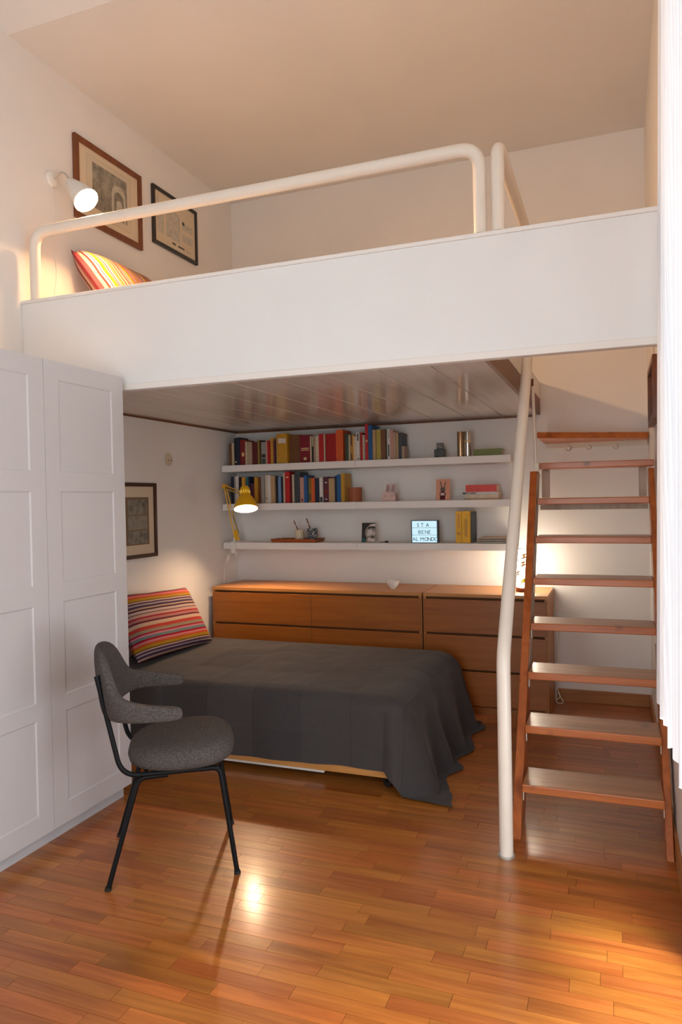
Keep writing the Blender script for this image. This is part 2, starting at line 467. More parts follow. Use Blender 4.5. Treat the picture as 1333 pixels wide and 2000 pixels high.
# window
wy0, wy1, wz0, wz1 = WIN_Y0, WIN_Y1, WIN_Z0, WIN_Z1
m = MB(); fw = 0.06; xa, xb = RX + 0.10, RX + 0.16
m.box(xa, xb, wy0, wy0 + fw, wz0, wz1); m.box(xa, xb, wy1 - fw, wy1, wz0, wz1)
m.box(xa, xb, wy0 + fw, wy1 - fw, wz0, wz0 + fw); m.box(xa, xb, wy0 + fw, wy1 - fw, wz1 - fw, wz1)
ymid = (wy0 + wy1) / 2
m.box(xa, xb, ymid - fw / 2, ymid + fw / 2, wz0 + fw, wz1 - fw)
win = structure(m.build('window_1', M['trim_white']), 'white window frame behind the curtain')
gm = bpy.data.materials.new('window_glass'); gm.use_nodes = True
nt = gm.node_tree; nt.nodes.clear()
t_ = nt.nodes.new('ShaderNodeBsdfTransparent'); g_ = nt.nodes.new('ShaderNodeBsdfGlossy'); x_ = nt.nodes.new('ShaderNodeMixShader'); o_ = nt.nodes.new('ShaderNodeOutputMaterial')
g_.inputs['Roughness'].default_value = 0.02; x_.inputs['Fac'].default_value = 0.06
nt.links.new(t_.outputs[0], x_.inputs[1]); nt.links.new(g_.outputs[0], x_.inputs[2]); nt.links.new(x_.outputs[0], o_.inputs['Surface'])
for (a, b) in ((wy0 + fw, ymid - fw / 2), (ymid + fw / 2, wy1 - fw)):
    MB().box(xa + 0.025, xa + 0.031, a, b, wz0 + fw, wz1 - fw).build('pane', gm, parent=win)
m = MB(); ya, yb = RYF - 0.14, RYF - 0.08  # added unseen window, lets in extra daylight from behind the viewer
m.box(WN_X0, WN_X0 + fw, ya, yb, WN_Z0, WN_Z1); m.box(WN_X1 - fw, WN_X1, ya, yb, WN_Z0, WN_Z1)
m.box(WN_X0 + fw, WN_X1 - fw, ya, yb, WN_Z0, WN_Z0 + fw); m.box(WN_X0 + fw, WN_X1 - fw, ya, yb, WN_Z1 - fw, WN_Z1)
fill_win = structure(m.build('fill_window', M['trim_white']), 'white window frame added behind the viewer for daylight fill')
MB().box(WN_X0 + fw, WN_X1 - fw, ya + 0.025, ya + 0.031, WN_Z0 + fw, WN_Z1 - fw).build('pane', gm, parent=fill_win)
structure(MB().box(RX - 0.02, RX + 0.10, wy0 + 0.001, wy1 - 0.001, 0.0005, wz0).build('trim_1', M['trim_white'], bevel=0.004), 'white threshold of the tall window')

# baseboards
structure(MB().box(2.47, RX - 0.012, -0.014, 0, 0.0, 0.085).build('baseboard_back', M['baseboard'], bevel=0.003), 'brown wooden baseboard on the back wall')
structure(MB().box(RX - 0.012, RX, WIN_Y1 + 0.06, -0.0, 0.0, 0.085).build('baseboard_right', M['baseboard'], bevel=0.003), 'brown wooden baseboard on the right wall')

# ------------------------------------------------------------------ loft
YF, ZB, ZTOP, HX = -2.185, 1.9605, 2.466, 2.385
loft = thing('loft_platform', 'white loft platform with a tall front board above the bed', 'loft', (1.5, -1.1, 1.96))
MB().box(0.001, RX - 0.001, YF, YF + 0.035, ZB + 0.012, ZTOP - 0.018).build('front_board', M['white_board'], parent=loft, bevel=0.002)
MB().box(0.001, RX - 0.001, YF - 0.006, YF + 0.05, ZTOP - 0.018, ZTOP).build('top_trim', M['trim_white'], parent=loft, bevel=0.004)
MB().box(0.001, RX - 0.001, YF - 0.005, YF + 0.004, ZB, ZB + 0.030).build('bottom_trim', M['trim_white'], parent=loft, bevel=0.003)
MB().box(0.001, RX - 0.001, YF + 0.004, YF + 0.04, ZB, ZB + 0.012).build('bottom_edge', M['trim_white'], parent=loft)
MB().box(0.001, HX - 0.018, YF + 0.036, -0.001, 1.985, 2.12).build('deck', M['trim_white'], parent=loft)
npan = 10; pw = (HX - 0.02) / npan
for i in range(npan):
    a, b = 0.002 + i * pw, 0.002 + (i + 1) * pw
    MB().box(a + 0.0035, b - 0.0035, YF + 0.042, -0.004, 1.9685, 1.9845).build('ceiling_plank', M['panel'], parent=loft, bevel=0.002, bseg=1)
MB().box(0.001, HX - 0.02, YF + 0.041, -0.002, 1.9765, 1.9849).build('plank_joint', M['panel_gap'], parent=loft)
MB().box(HX - 0.018, HX, YF + 0.04, -0.003, 1.966, 2.075).build('hatch_trim', M['brown_trim'], parent=loft, bevel=0.002)
MB().box(HX - 0.018, HX - 0.002, YF + 0.04, -0.003, 2.0755, 2.19).build('hatch_side', M['trim_white'], parent=loft)
MB().box(0.001, HX - 0.03, -0.012, -0.001, 1.955, 1.968).build('rear_batten', M['brown_trim'], parent=loft)
MB().box(0.001, 0.010, YF + 0.04, -0.013, 1.958, 1.968).build('side_batten', M['brown_trim'], parent=loft)
# loft mattress (the loft is a sleeping place; carries the pillow)
tag(MB().box(0.02, 1.95, -2.10, -0.10, 2.1205, 2.335).build('loft_mattress', M['mattress'], bevel=0.03, bseg=3, smooth=True),
    'pale mattress lying on the loft deck under the striped pillow', 'mattress')

# railings of the loft
PR = 0.027
pts = arc_path([(0.075, YF + 0.022, ZTOP + 0.001), (0.075, YF + 0.022, 2.815), (2.365, YF + 0.022, 2.815), (2.365, YF + 0.022, ZTOP + 0.001)], 0.085, 8)
rail = thing('loft_railing', 'long cream tube railing along the loft front edge', 'railing', (1.2, YF + 0.022, ZTOP))
MB().tube(pts, PR, 20).build('tube', M['pipe'], parent=rail, smooth=True)
pts = arc_path([(2.437, YF + 0.022, ZTOP + 0.001), (2.437, YF + 0.022, 2.815), (2.437, -0.03, 2.815)], 0.075, 8)
rail2 = thing('hatch_railing', 'short cream tube railing running back beside the stair opening', 'railing', (2.437, -1.2, ZTOP))
MB().tube(pts, PR, 20).build('tube', M['pipe'], parent=rail2, smooth=True)
MB().lathe([(0.0001, 0), (0.05, 0), (0.05, 0.008), (0.03, 0.028), (0.0001, 0.028)], (2.437, -0.001, 2.815), (0, -1, 0)).build('wall_flange', M['pipe'], parent=rail2, smooth=True)

# ------------------------------------------------------------------ staircase
st = thing('staircase', 'steep open wooden staircase with worn treads going up to the loft', 'staircase', (2.76, -1.5, 0))
def str_x(yy): # left stringer runs very slightly askew
    return 2.440 - (yy + 2.10) * 0.0165
def stringer(x0b, x0t, th, name, y_lo=-2.10, z_hi=1.545, depth=0.155):
    sl = 0.70
    y_hi = y_lo + sl * z_hi
    prof = [(y_lo, 0.0), (y_hi, z_hi), (y_hi + depth, z_hi), (y_lo + depth + 0.03, 0.0)]
    m = MB()
    V = []
    for (yy, zz) in prof:
        t = (yy - y_lo) / (y_hi - y_lo)
        xx = x0b + (x0t - x0b) * t
        V.append((xx, yy, zz))
    m.prism(V, (0, 0, 0), (th, 0, 0))
    return m.build(name, M['stair_z'], parent=st, bevel=0.003)
stringer(2.440, 2.421, 0.037, 'stringer')
stringer(3.026, 3.026, 0.028, 'stringer')
TZ, TY = [], []
for k in range(8):
    yk = -2.055 + 0.157 * k; zk = 0.178 + 0.1972 * k
    TY.append(yk); TZ.append(zk)
    xl = 2.480 - 0.0025 * k; xr = 3.0255
    if k == 7: xl, xr = 2.456, 3.056
    dep = 0.205
    m = MB().box(xl, xr, yk, yk + dep, zk, zk + 0.034)
    m.m = [0, 1, 0, 0, 0, 0]
    m.build('tread', [M['stair'], M['stair_worn']], parent=st, bevel=0.004)
    # little angle brackets under each tread
    if k < 7:
        for (bx, sg) in ((xl + 0.001, 1), (xr - 0.001, -1)):
            mb = MB()
            x2 = bx + sg * 0.035
            mb.box(min(bx, x2), max(bx, x2), yk + 0.02, yk + 0.045, zk - 0.003, zk - 0.0002)
            x3 = bx + sg * 0.003
            mb.box(min(bx, x3), max(bx, x3), yk + 0.02, yk + 0.045, zk - 0.04, zk - 0.003)
            mb.build('angle_bracket', M['bracket'], parent=st)
# winder landing against the back wall with its batten and hooks
lz = 1.762
poly = [(2.416, -0.56, lz), (3.066, -0.17, lz), (3.066, -0.022, lz), (2.416, -0.022, lz)]
MB().prism(poly, (0, 0, 0), (0, 0, 0.038)).build('landing_tread', M['stair'], parent=st, bevel=0.003)
MB().box(2.42, 3.066, -0.022, -0.001, 1.728, 1.80).build('wall_batten', M['bracket'], parent=st, bevel=0.002)
for hx in (2.57, 2.70, 2.87):
    c = Vector((hx, -0.022, 1.742))
    MB().tube([c + Vector((0.016 * math.sin(t), -0.005 - 0.016 * (1 - math.cos(t)), -0.016 + 0.016 * math.cos(t))) for t in [i * 0.5 for i in range(10)]], 0.0034, 6).build('hook', M['metal'], parent=st, smooth=True)
# upright blocks behind the upper treads
MB().box(2.462, 2.505, -0.79, -0.76, TZ[6] + 0.035, TZ[7] - 0.0005).build('support_block', M['pale_pine'], parent=st, bevel=0.002)
MB().box(2.985, 3.0255, -0.79, -0.76, TZ[6] + 0.035, TZ[7] - 0.0005).build('support_block', M['pale_pine'], parent=st, bevel=0.002)
MB().box(2.466, 3.0250, TY[6] + 0.165, TY[6] + 0.20, TZ[6] - 0.032, TZ[6] - 0.0005).build('tread_batten', M['pale_pine'], parent=st, bevel=0.002)
# thin pale sheet over the upper inner face of the left stringer
lin_ = []
for (zz, off) in ((0.60, 0.012), (1.535, 0.012), (1.535, 0.148), (0.60, 0.148)):
    yy = -2.10 + 0.70 * zz + off
    lin_.append((2.440 + 0.037 - 0.019 * (0.70 * zz) / (0.70 * 1.545) + 0.0002, yy, zz))
MB().prism(lin_, (0, 0, 0), (0.0012, 0, 0)).build('stringer_lining', M['pale_pine'], parent=st)
# thin support rod from loft to stringer
MB().tube([(2.452, -1.00, 1.556), (2.436, -0.97, 2.06)], 0.0085, 10).build('support_rod', M['pipe'], parent=st, smooth=True)
MB().box(2.443, 2.468, -1.015, -0.985, 1.545, 1.592).build('rod_socket', M['bracket'], parent=st, bevel=0.002)
MB().box(2.3855, 2.443, -0.985, -0.955, 2.02, 2.06).build('rod_bracket', M['brown_trim'], parent=st)

# handrail pole
hp = thing('stair_handrail', 'cream steel handrail pole standing on the floor left of the staircase', 'handrail', (2.441, -2.25, 0))
pts = arc_path([(2.441, -2.25, 0.002), (2.441, -2.25, 0.78), (2.441, -1.255, 2.116), (2.441, -1.07, 2.375), (2.441, -1.03, 2.76)], 0.06, 8)
MB().tube(pts, PR, 20).build('tube', M['pipe'], parent=hp, smooth=True)
MB().lathe([(0.028, 0.0), (0.033, 0.0), (0.033, 0.006), (0.028, 0.008)], (2.441, -2.25, 0.0005), closed=True).build('foot_ring', M['metal'], parent=hp, smooth=True)

# ------------------------------------------------------------------ wardrobe
WX, WY1, WY0 = 0.6586, -2.2355, -3.2415
wd = thing('wardrobe', 'tall white wardrobe with panelled doors against the left wall', 'wardrobe', (0.35, -2.74, 0))
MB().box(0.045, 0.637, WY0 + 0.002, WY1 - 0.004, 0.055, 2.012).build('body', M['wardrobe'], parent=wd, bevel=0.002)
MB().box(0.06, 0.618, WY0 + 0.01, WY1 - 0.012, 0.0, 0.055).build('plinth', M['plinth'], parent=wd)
for i in range(2):
    ya = WY1 - 0.503 * i - 0.0008; yb = WY1 - 0.503 * (i + 1) + 0.0012
    zs = [(1.938, 1.549), (1.468, 1.083), (1.002, 0.606), (0.538, 0.150)]
    z0, z1 = 0.0641, 2.0149
    m = MB(); x0, x1 = 0.6395, WX
    m.box(x0, x1, yb, yb + 0.082, z0, z1); m.box(x0, x1, ya - 0.080, ya, z0, z1)
    edges = [z1] + [v for p in zs for v in p] + [z0]
    for k in range(0, len(edges), 2):
        m.box(x0, x1, yb + 0.082, ya - 0.080, edges[k + 1], edges[k])
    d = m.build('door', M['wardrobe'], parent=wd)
    for (zt, zb) in zs:
        # bevelled recess panel
        A = [(x1 - 0.0005, yb + 0.082, zb), (x1 - 0.0005, ya - 0.080, zb), (x1 - 0.0005, ya - 0.080, zt), (x1 - 0.0005, yb + 0.082, zt)]
        B = [(x1 - 0.0045, yb + 0.088, zb + 0.006), (x1 - 0.0045, ya - 0.086, zb + 0.006), (x1 - 0.0045, ya - 0.086, zt - 0.006), (x1 - 0.0045, yb + 0.088, zt - 0.006)]
        mp = MB().add(A + B, [(0, 1, 5, 4), (1, 2, 6, 5), (2, 3, 7, 6), (3, 0, 4, 7), (4, 5, 6, 7)])
        mp.build('panel', M['wardrobe'], parent=d, org=ORG[wd.name])

# ------------------------------------------------------------------ dressers
def dresser(x0, w, cols, label):
    t = thing('dresser', label, 'dresser', (x0 + w / 2, -0.25, 0), 'oak dressers along the back wall')
    xa, xb, yf, yb = x0, x0 + w, -0.48, -0.012
    MB().box(xa, xb, yf, yb, 0.758, 0.78).build('top', M['oak_lit_top'], parent=t, bevel=0.0015)
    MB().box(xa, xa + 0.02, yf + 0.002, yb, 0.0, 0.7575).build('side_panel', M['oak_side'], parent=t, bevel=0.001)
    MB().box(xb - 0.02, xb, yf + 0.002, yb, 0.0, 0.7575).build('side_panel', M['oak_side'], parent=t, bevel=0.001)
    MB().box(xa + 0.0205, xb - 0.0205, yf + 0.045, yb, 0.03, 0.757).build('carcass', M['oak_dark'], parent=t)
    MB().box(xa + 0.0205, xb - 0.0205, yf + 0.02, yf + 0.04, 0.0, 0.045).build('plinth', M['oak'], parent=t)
    cw = (w - 0.008) / cols
    for c in range(cols):
        for r in range(3):
            zt = 0.743 - r * 0.2335; zb = zt - 0.219
            a = xa + 0.004 + c * cw + 0.0015; b = a + cw - 0.003
            MB().box(a, b, yf - 0.004, yf + 0.018, zb, zt).build('drawer', M['oak'], parent=t, bevel=0.0012)
    return t
dresser(0.046, 1.60, 2, 'wide six-drawer oak dresser behind the bed')
dresser(1.656, 0.80, 1, 'narrow three-drawer oak dresser beside the staircase')

# ------------------------------------------------------------------ floating shelves
S1, S2, S3 = 1.688, 1.391, 1.0949
SX = 0.016
for (z, nm) in ((S1, 'top'), (S2, 'middle'), (S3, 'bottom')):
    for i, side in enumerate(('left', 'right')):
        what = {('top', 'left'): 'carrying the start of the upper book row', ('top', 'right'): 'carrying the steel tumblers',
                ('middle', 'left'): 'carrying the middle book row', ('middle', 'right'): 'carrying the red book stack',
                ('bottom', 'left'): 'holding the yellow lamp and tray', ('bottom', 'right'): 'holding the lit letter box'}[(nm, side)]
        s_ = MB().box(SX + 1.1 * i + 0.0008, SX + 1.1 * (i + 1) - 0.0008, -0.26, -0.001, z - 0.05, z - (0.0008 if i else 0)).build('wall_shelf', M['trim_white'], bevel=0.002)
        tag(s_, 'white floating shelf, %s %s, %s' % (nm, side, what), 'shelf', 'floating shelves on the back wall')
SEP = 0.0004

# ------------------------------------------------------------------ books
BC = {'brown': (112, 70, 38), 'cream': (196, 178, 148), 'black': (24, 22, 24), 'navy': (26, 34, 58), 'dark red': (122, 24, 24), 'beige': (170, 146, 120),
      'maroon': (92, 18, 24), 'olive': (138, 112, 44), 'grey': (150, 146, 142), 'pink': (188, 138, 124), 'red': (176, 22, 24), 'amber': (204, 148, 54),
      'plum': (86, 30, 48), 'mustard': (186, 138, 30), 'burgundy': (122, 10, 34), 'ivory': (206, 188, 164), 'crimson': (158, 14, 10), 'orange': (206, 88, 34),
      'green': (58, 74, 60), 'white': (212, 204, 196), 'blue': (30, 86, 140), 'tan': (178, 146, 104), 'lime': (172, 156, 74), 'slate': (58, 64, 72), 'teal': (22, 112, 126), 'sky': (104, 136, 178),
      'yellow': (222, 168, 10)}
BM = {k: plain('book_cover_' + k.replace(' ', '_'), lin(v), 0.5, noise=0.10, nscale=40) for k, v in BC.items()}
BM['vermilion'] = plain('book_cover_vermilion', lin((206, 40, 12)), 0.4, noise=0.12, nscale=30)
BM['olive green'] = plain('book_cover_olive_green', lin((104, 110, 22)), 0.45)
M['gold'] = plain('gold_foil', (0.75, 0.55, 0.25), 0.4, 0.3)
M['print_dark'] = plain('dark_print', (0.03, 0.03, 0.03), 0.6)
M['print_white'] = plain('white_print', (0.75, 0.73, 0.70), 0.6)
brnd = random.Random(5)
def book(x, w, h, col, z, label, group, depth=None, yspine=None, tilt=0.0, deco=None):
    d = depth or (0.115 + 0.35 * (h - 0.15) + brnd.random() * 0.01)
    d = min(d, 0.19)
    yf = yspine if yspine is not None else -0.205 + brnd.uniform(-0.008, 0.012)
    yb = yf + d
    xa, xb = x + SEP, x + w - SEP
    bt = min(0.003, w * 0.14)
    z0 = z + 0.0005
    t = thing('book', label, 'book', ((xa + xb) / 2, yf, z0), group)
    m = MB()
    m.box(xa, xb, yf, yf + bt, z0, z0 + h); m.box(xa, xa + bt, yf + bt, yb, z0, z0 + h); m.box(xb - bt, xb, yf + bt, yb, z0, z0 + h)
    m.build('cover', BM[col], parent=t)
    MB().box(xa + bt, xb - bt, yf + bt, yb - 0.004, z0 + 0.002, z0 + h - 0.003).build('pages', M['paper'], parent=t)
    if deco:
        for (dm, za, zb_, ins) in deco:
            MB().box(xa + w * ins, xb - w * ins, yf - 0.0006, yf, z0 + h * za, z0 + h * zb_).build('spine_label', M.get(dm) or BM[dm], parent=t)
    return t
TOP = [(0.049, 0.021, 0.172, 'brown'), (0.07, 0.021, 0.176, 'cream'), (0.093, 0.024, 0.212, 'black'), (0.117, 0.03, 0.216, 'navy'), (0.147, 0.051, 0.196, 'dark red'), (0.198, 0.016, 0.181, 'cream'), (0.214, 0.041, 0.176, 'beige'), (0.255, 0.049, 0.174, 'maroon'), (0.304, 0.017, 0.188, 'olive'), (0.321, 0.014, 0.183, 'black'), (0.335, 0.041, 0.171, 'grey'), (0.376, 0.012, 0.178, 'pink'), (0.388, 0.019, 0.18, 'red'), (0.407, 0.031, 0.199, 'amber'), (0.438, 0.019, 0.178, 'plum'), (0.457, 0.019, 0.212, 'cream'), (0.476, 0.087, 0.224, 'mustard'), (0.652, 0.083, 0.208, 'burgundy'), (0.737, 0.012, 0.197, 'cream'), (0.75, 0.013, 0.2, 'black'), (0.763, 0.022, 0.198, 'beige'), (0.786, 0.026, 0.194, 'ivory'), (0.812, 0.041, 0.208, 'red'), (0.853, 0.01, 0.204, 'cream'), (0.864, 0.088, 0.207, 'crimson'), (0.953, 0.056, 0.23, 'orange'), (1.017, 0.029, 0.197, 'green'), (1.047, 0.013, 0.191, 'cream'), (1.061, 0.013, 0.185, 'brown'), (1.074, 0.014, 0.19, 'amber'), (1.088, 0.021, 0.178, 'ivory'), (1.109, 0.024, 0.204, 'white'), (1.134, 0.016, 0.203, 'red'), (1.151, 0.014, 0.186, 'cream'), (1.165, 0.012, 0.182, 'grey'), (1.178, 0.023, 0.262, 'red'), (1.201, 0.031, 0.252, 'blue'), (1.233, 0.023, 0.216, 'tan'), (1.256, 0.033, 0.22, 'lime'), (1.29, 0.037, 0.217, 'brown'), (1.328, 0.012, 0.217, 'green'), (1.341, 0.022, 0.215, 'white'), (1.363, 0.022, 0.21, 'pink'), (1.385, 0.019, 0.193, 'beige'), (1.405, 0.016, 0.187, 'tan'), (1.422, 0.027, 0.188, 'slate'), (1.449, 0.018, 0.091, 'beige')]
MID = [(0.057, 0.028, 0.212, 'navy'), (0.085, 0.021, 0.211, 'grey'), (0.106, 0.027, 0.213, 'white'), (0.134, 0.028, 0.206, 'black'), (0.162, 0.028, 0.204, 'amber'), (0.191, 0.026, 0.207, 'teal'), (0.218, 0.016, 0.208, 'navy'), (0.234, 0.034, 0.155, 'plum'), (0.269, 0.029, 0.202, 'mustard'), (0.299, 0.027, 0.203, 'brown'), (0.326, 0.027, 0.216, 'grey'), (0.354, 0.025, 0.215, 'ivory'), (0.38, 0.029, 0.214, 'white'), (0.41, 0.034, 0.205, 'tan'), (0.445, 0.02, 0.203, 'black'), (0.466, 0.029, 0.201, 'sky'), (0.495, 0.012, 0.198, 'black'), (0.508, 0.018, 0.221, 'ivory'), (0.526, 0.041, 0.236, 'red'), (0.568, 0.019, 0.214, 'maroon'), (0.587, 0.015, 0.213, 'cream'), (0.604, 0.047, 0.231, 'slate'), (0.653, 0.031, 0.189, 'pink'), (0.685, 0.028, 0.204, 'blue'), (0.715, 0.025, 0.184, 'olive'), (0.741, 0.03, 0.183, 'orange'), (0.772, 0.037, 0.178, 'navy'), (0.81, 0.027, 0.183, 'white'), (0.838, 0.041, 0.188, 'plum'), (0.88, 0.048, 0.175, 'tan'), (0.929, 0.015, 0.192, 'navy'), (0.945, 0.032, 0.202, 'blue'), (0.978, 0.029, 0.209, 'mustard')]
DT = {2: [('gold', .1, .16, .2)], 4: [('gold', .35, .5, .3)], 10: [('print_dark', .30, .46, .12), ('green', .02, .26, .12)], 16: [('white', .68, .84, .14)], 17: [('gold', .44, .47, .12), ('gold', .50, .54, .12), ('gold', .10, .20, .36)],
      19: [('cream', .6, .98, .1)], 24: [], 31: [('print_dark', .70, .96, .3), ('print_dark', .04, .09, .3)], 35: [('gold', .5, .56, .25)], 41: [('green', .1, .5, .25), ('green', .7, .95, .4)], 28: [('amber', .3, .6, .1)], 39: []}
DM = {0: [('black', .02, .40, .02)], 4: [('white', .05, .3, .2)], 11: [('print_dark', .16, .20, .3)], 22: [('maroon', .06, .16, .25)], 28: [('white', .1, .14, .3), ('dark red', .3, .5, .2), ('white', .75, .8, .3)], 24: [('green', .1, .35, .2)], 27: [('print_dark', .02, .22, .1)], 18: [('gold', .8, .84, .25)]}
size = lambda w, h: ('thick ' if w > 0.038 else 'thin ' if w < 0.016 else '') + ('tall ' if h > 0.215 else 'short ' if h < 0.16 else '')
for i, (x, w, h, c) in enumerate(TOP):
    lb = '%s%s book, %s from the left on the top shelf' % (size(w, h), c, ordinal(i + 1))
    kw = {}
    if i == 16: kw = dict(depth=0.17, yspine=-0.225)
    if i == 25: kw = dict(depth=0.17, yspine=-0.22)
    if i in (35, 36): kw = dict(depth=0.18, yspine=-0.215)
    book(x, w, h, c, S1, lb, 'books on the top shelf', deco=DT.get(i), **kw)
# thick dark volume set back beside the mustard one
book(0.565, 0.085, 0.214, 'brown', S1, 'very thick dark brown book set back right of the mustard one', 'books on the top shelf', depth=0.15, yspine=-0.19)
for i, (x, w, h, c) in enumerate(MID):
    lb = '%s%s book, %s from the left on the middle shelf' % (size(w, h), c, ordinal(i + 1))
    book(x, w, h, c, S2, lb, 'books on the middle shelf', deco=DM.get(i))

def flat_book(x0, x1, z0, z1, yf, d, col, label, deco=None, yaw=0.0):
    t = thing('book', label, 'book', ((x0 + x1) / 2, yf + d / 2, z0), 'books lying flat on the shelves')
    bt = min(0.003, (z1 - z0) * 0.15)
    m = MB().box(x0, x1, yf, yf + bt, z0, z1)
    m.box(x0, x1, yf + bt, yf + d, z0, z0 + bt); m.box(x0, x1, yf + bt, yf + d, z1 - bt, z1)
    m.build('cover', BM[col], parent=t)
    MB().box(x0 + 0.003, x1 - 0.003, yf + bt, yf + d - 0.004, z0 + bt, z1 - bt).build('pages', M['paper'], parent=t)
    return t
def text_mesh(name, body, size, mat, parent, origin, xdir=(1, 0, 0), updir=(0, 0, 1), bold=0.0, thick=0.0006):
    cu = bpy.data.curves.new(name, 'FONT'); cu.body = body; cu.size = size; cu.align_x = 'LEFT'
    cu.extrude = thick / 2; cu.offset = bold
    tmp = bpy.data.objects.new(name + '_tmp', cu); COL.objects.link(tmp)
    dg = bpy.context.evaluated_depsgraph_get()
    me = bpy.data.meshes.new_from_object(tmp.evaluated_get(dg))
    bpy.data.objects.remove(tmp); bpy.data.curves.remove(cu)
    X, U = Vector(xdir).normalized(), Vector(updir).normalized(); Nn = X.cross(U)
    o0 = Vector(origin) - ORG[parent.name]
    for v in me.vertices:
        v.co = o0 + X * v.co.x + U * v.co.y + Nn * v.co.z
    me.materials.clear(); me.materials.append(mat)
    o = bpy.data.objects.new(name, me); COL.objects.link(o); o.parent = parent
    ORG[o.name] = ORG[parent.name]
    return o

flat_book(1.957, 2.149, S1 + 0.0005, S1 + 0.046, -0.215, 0.14, 'olive green', 'olive green book lying flat at the top shelf right end')
# stack on the middle shelf
flat_book(1.893, 2.127, S2 + 0.0005, S2 + 0.012, -0.225, 0.17, 'tan', 'thin tan book at the bottom of the flat stack')
flat_book(1.900, 2.125, S2 + 0.0125, S2 + 0.036, -0.22, 0.165, 'ivory', 'white book with glossy spine, second up in the flat stack')
t = flat_book(1.880, 2.127, S2 + 0.0365, S2 + 0.052, -0.225, 0.165, 'white', 'slim white book lettered EX LIBRIS in the flat stack')
text_mesh('spine_lettering', 'EX LIBRIS', 0.0165, M['print_dark'], t, (1.905, -0.2256, S2 + 0.0385), bold=0.0004)
MB().box(1.882, 1.902, -0.2257, -0.225, S2 + 0.038, S2 + 0.050).build('spine_mark', M['print_dark'], parent=t)
t = flat_book(1.901, 2.112, S2 + 0.0525, S2 + 0.101, -0.215, 0.155, 'vermilion', 'vermilion red book on top of the flat stack')
# bottom shelf: two yellow books and grey one
book(1.829, 0.042, 0.216, 'yellow', S3, 'yellow paperback left of its yellow twin on the bottom shelf', 'yellow books on the bottom shelf', depth=0.14, yspine=-0.225, deco=[('amber', .50, .94, .30), ('mustard', .25, .35, .2)])
book(1.872, 0.056, 0.218, 'yellow', S3, 'wider yellow book right of its yellow twin on the bottom shelf', 'yellow books on the bottom shelf', depth=0.15, yspine=-0.225, deco=[('mustard', .2, .75, .32)])
book(1.929, 0.012, 0.212, 'slate', S3, 'thin grey book standing right of the yellow books', 'yellow books on the bottom shelf', depth=0.15, yspine=-0.195)
# flat magazines
for k, (a, b, yf) in enumerate(((1.985, 2.19, -0.235), (1.972, 2.198, -0.225), (1.99, 2.20, -0.21))):
    z = S3 + 0.0005 + k * 0.0125
    lab = ['dark tablet-thin case at the bottom of the low stack', 'slim brown notebook in the middle of the low stack', 'slim dark notebook on top of the low stack'][k]
    t = thing('notebook', lab, 'notebook', ((a + b) / 2, yf, z), 'notebooks stacked at the bottom shelf right end')
    MB().box(a, b, yf, yf + 0.17, z, z + 0.003).build('cover', BM[('black', 'brown', 'black')[k]], parent=t)
    MB().box(a + 0.002, b - 0.002, yf + 0.002, yf + 0.168, z + 0.003, z + 0.009).build('pages', M['paper'], parent=t)
    MB().box(a, b, yf, yf + 0.17, z + 0.009, z + 0.012).build('cover', BM[('black', 'brown', 'tan')[k]], parent=t)

# ------------------------------------------------------------------ shelf ornaments
M['copper'] = plain('brushed_bronze', (0.42, 0.27, 0.15), 0.22, 0.95)
M['steel'] = plain('brushed_steel', (0.48, 0.46, 0.42), 0.16, 0.97)
def tumbler(cx, r, h, mat, label, band):
    t = thing('tumbler', label, 'tumbler', (cx, -0.19, S1 + 0.0005), 'metal tumblers on the top shelf')
    MB().lathe([(0.0001, 0.0), (r * 0.93, 0.0), (r * 0.95, 0.003), (r, h - 0.002), (r * 0.985, h), (r * 0.95, h), (r * 0.9, 0.01), (0.0001, 0.008)], (cx, -0.19, S1 + 0.0005), seg=32).build('cup', mat, parent=t, smooth=True)
    if band:
        MB().lathe([(r + 0.0006, 0.10), (r + 0.0012, 0.102), (r + 0.0012, 0.106), (r + 0.0006, 0.108)], (cx, -0.19, S1 + 0.0005), seg=32, closed=True).build('band', M['gold'], parent=t, smooth=True)
tumbler(1.866, 0.0235, 0.172, M['copper'], 'bronze coloured metal tumbler on the top shelf', False)
tumbler(1.916, 0.0240, 0.172, M['steel'], 'shiny steel tumbler with a gold band on the top shelf', True)
M['dark_stone'] = plain('dark_patterned_tin', (0.05, 0.055, 0.05), 0.4, noise=0.6, nscale=60)
M['grey_stone'] = plain('grey_patterned_tin', (0.13, 0.125, 0.12), 0.4, noise=0.6, nscale=70)
tag(MB().box(1.683, 1.752, -0.21, -0.14, S1 + 0.0005, S1 + 0.058).build('tin_cube', M['dark_stone'], bevel=0.003), 'dark green patterned cube tin below a smaller grey one', 'tin', 'cube tins on the top shelf')
tag(MB().box(1.698, 1.743, -0.205, -0.16, S1 + 0.0585, S1 + 0.102).build('tin_cube', M['grey_stone'], bevel=0.003), 'small grey patterned cube tin on top of the dark one', 'tin', 'cube tins on the top shelf')

M['terracotta'] = plain('terracotta_leather', lin((150, 84, 52)), 0.6, noise=0.08, nscale=20)
t = thing('terracotta_pot', 'plain brown terracotta pot at the end of the middle book row', 'pot', (1.087, -0.2, S2))
MB().lathe([(0.0001, 0), (0.047, 0), (0.0495, 0.003), (0.051, 0.10), (0.050, 0.104), (0.046, 0.104), (0.044, 0.008), (0.0001, 0.008)], (1.087, -0.2, S2 + 0.0005), seg=36).build('body', M['terracotta'], parent=t, smooth=True)

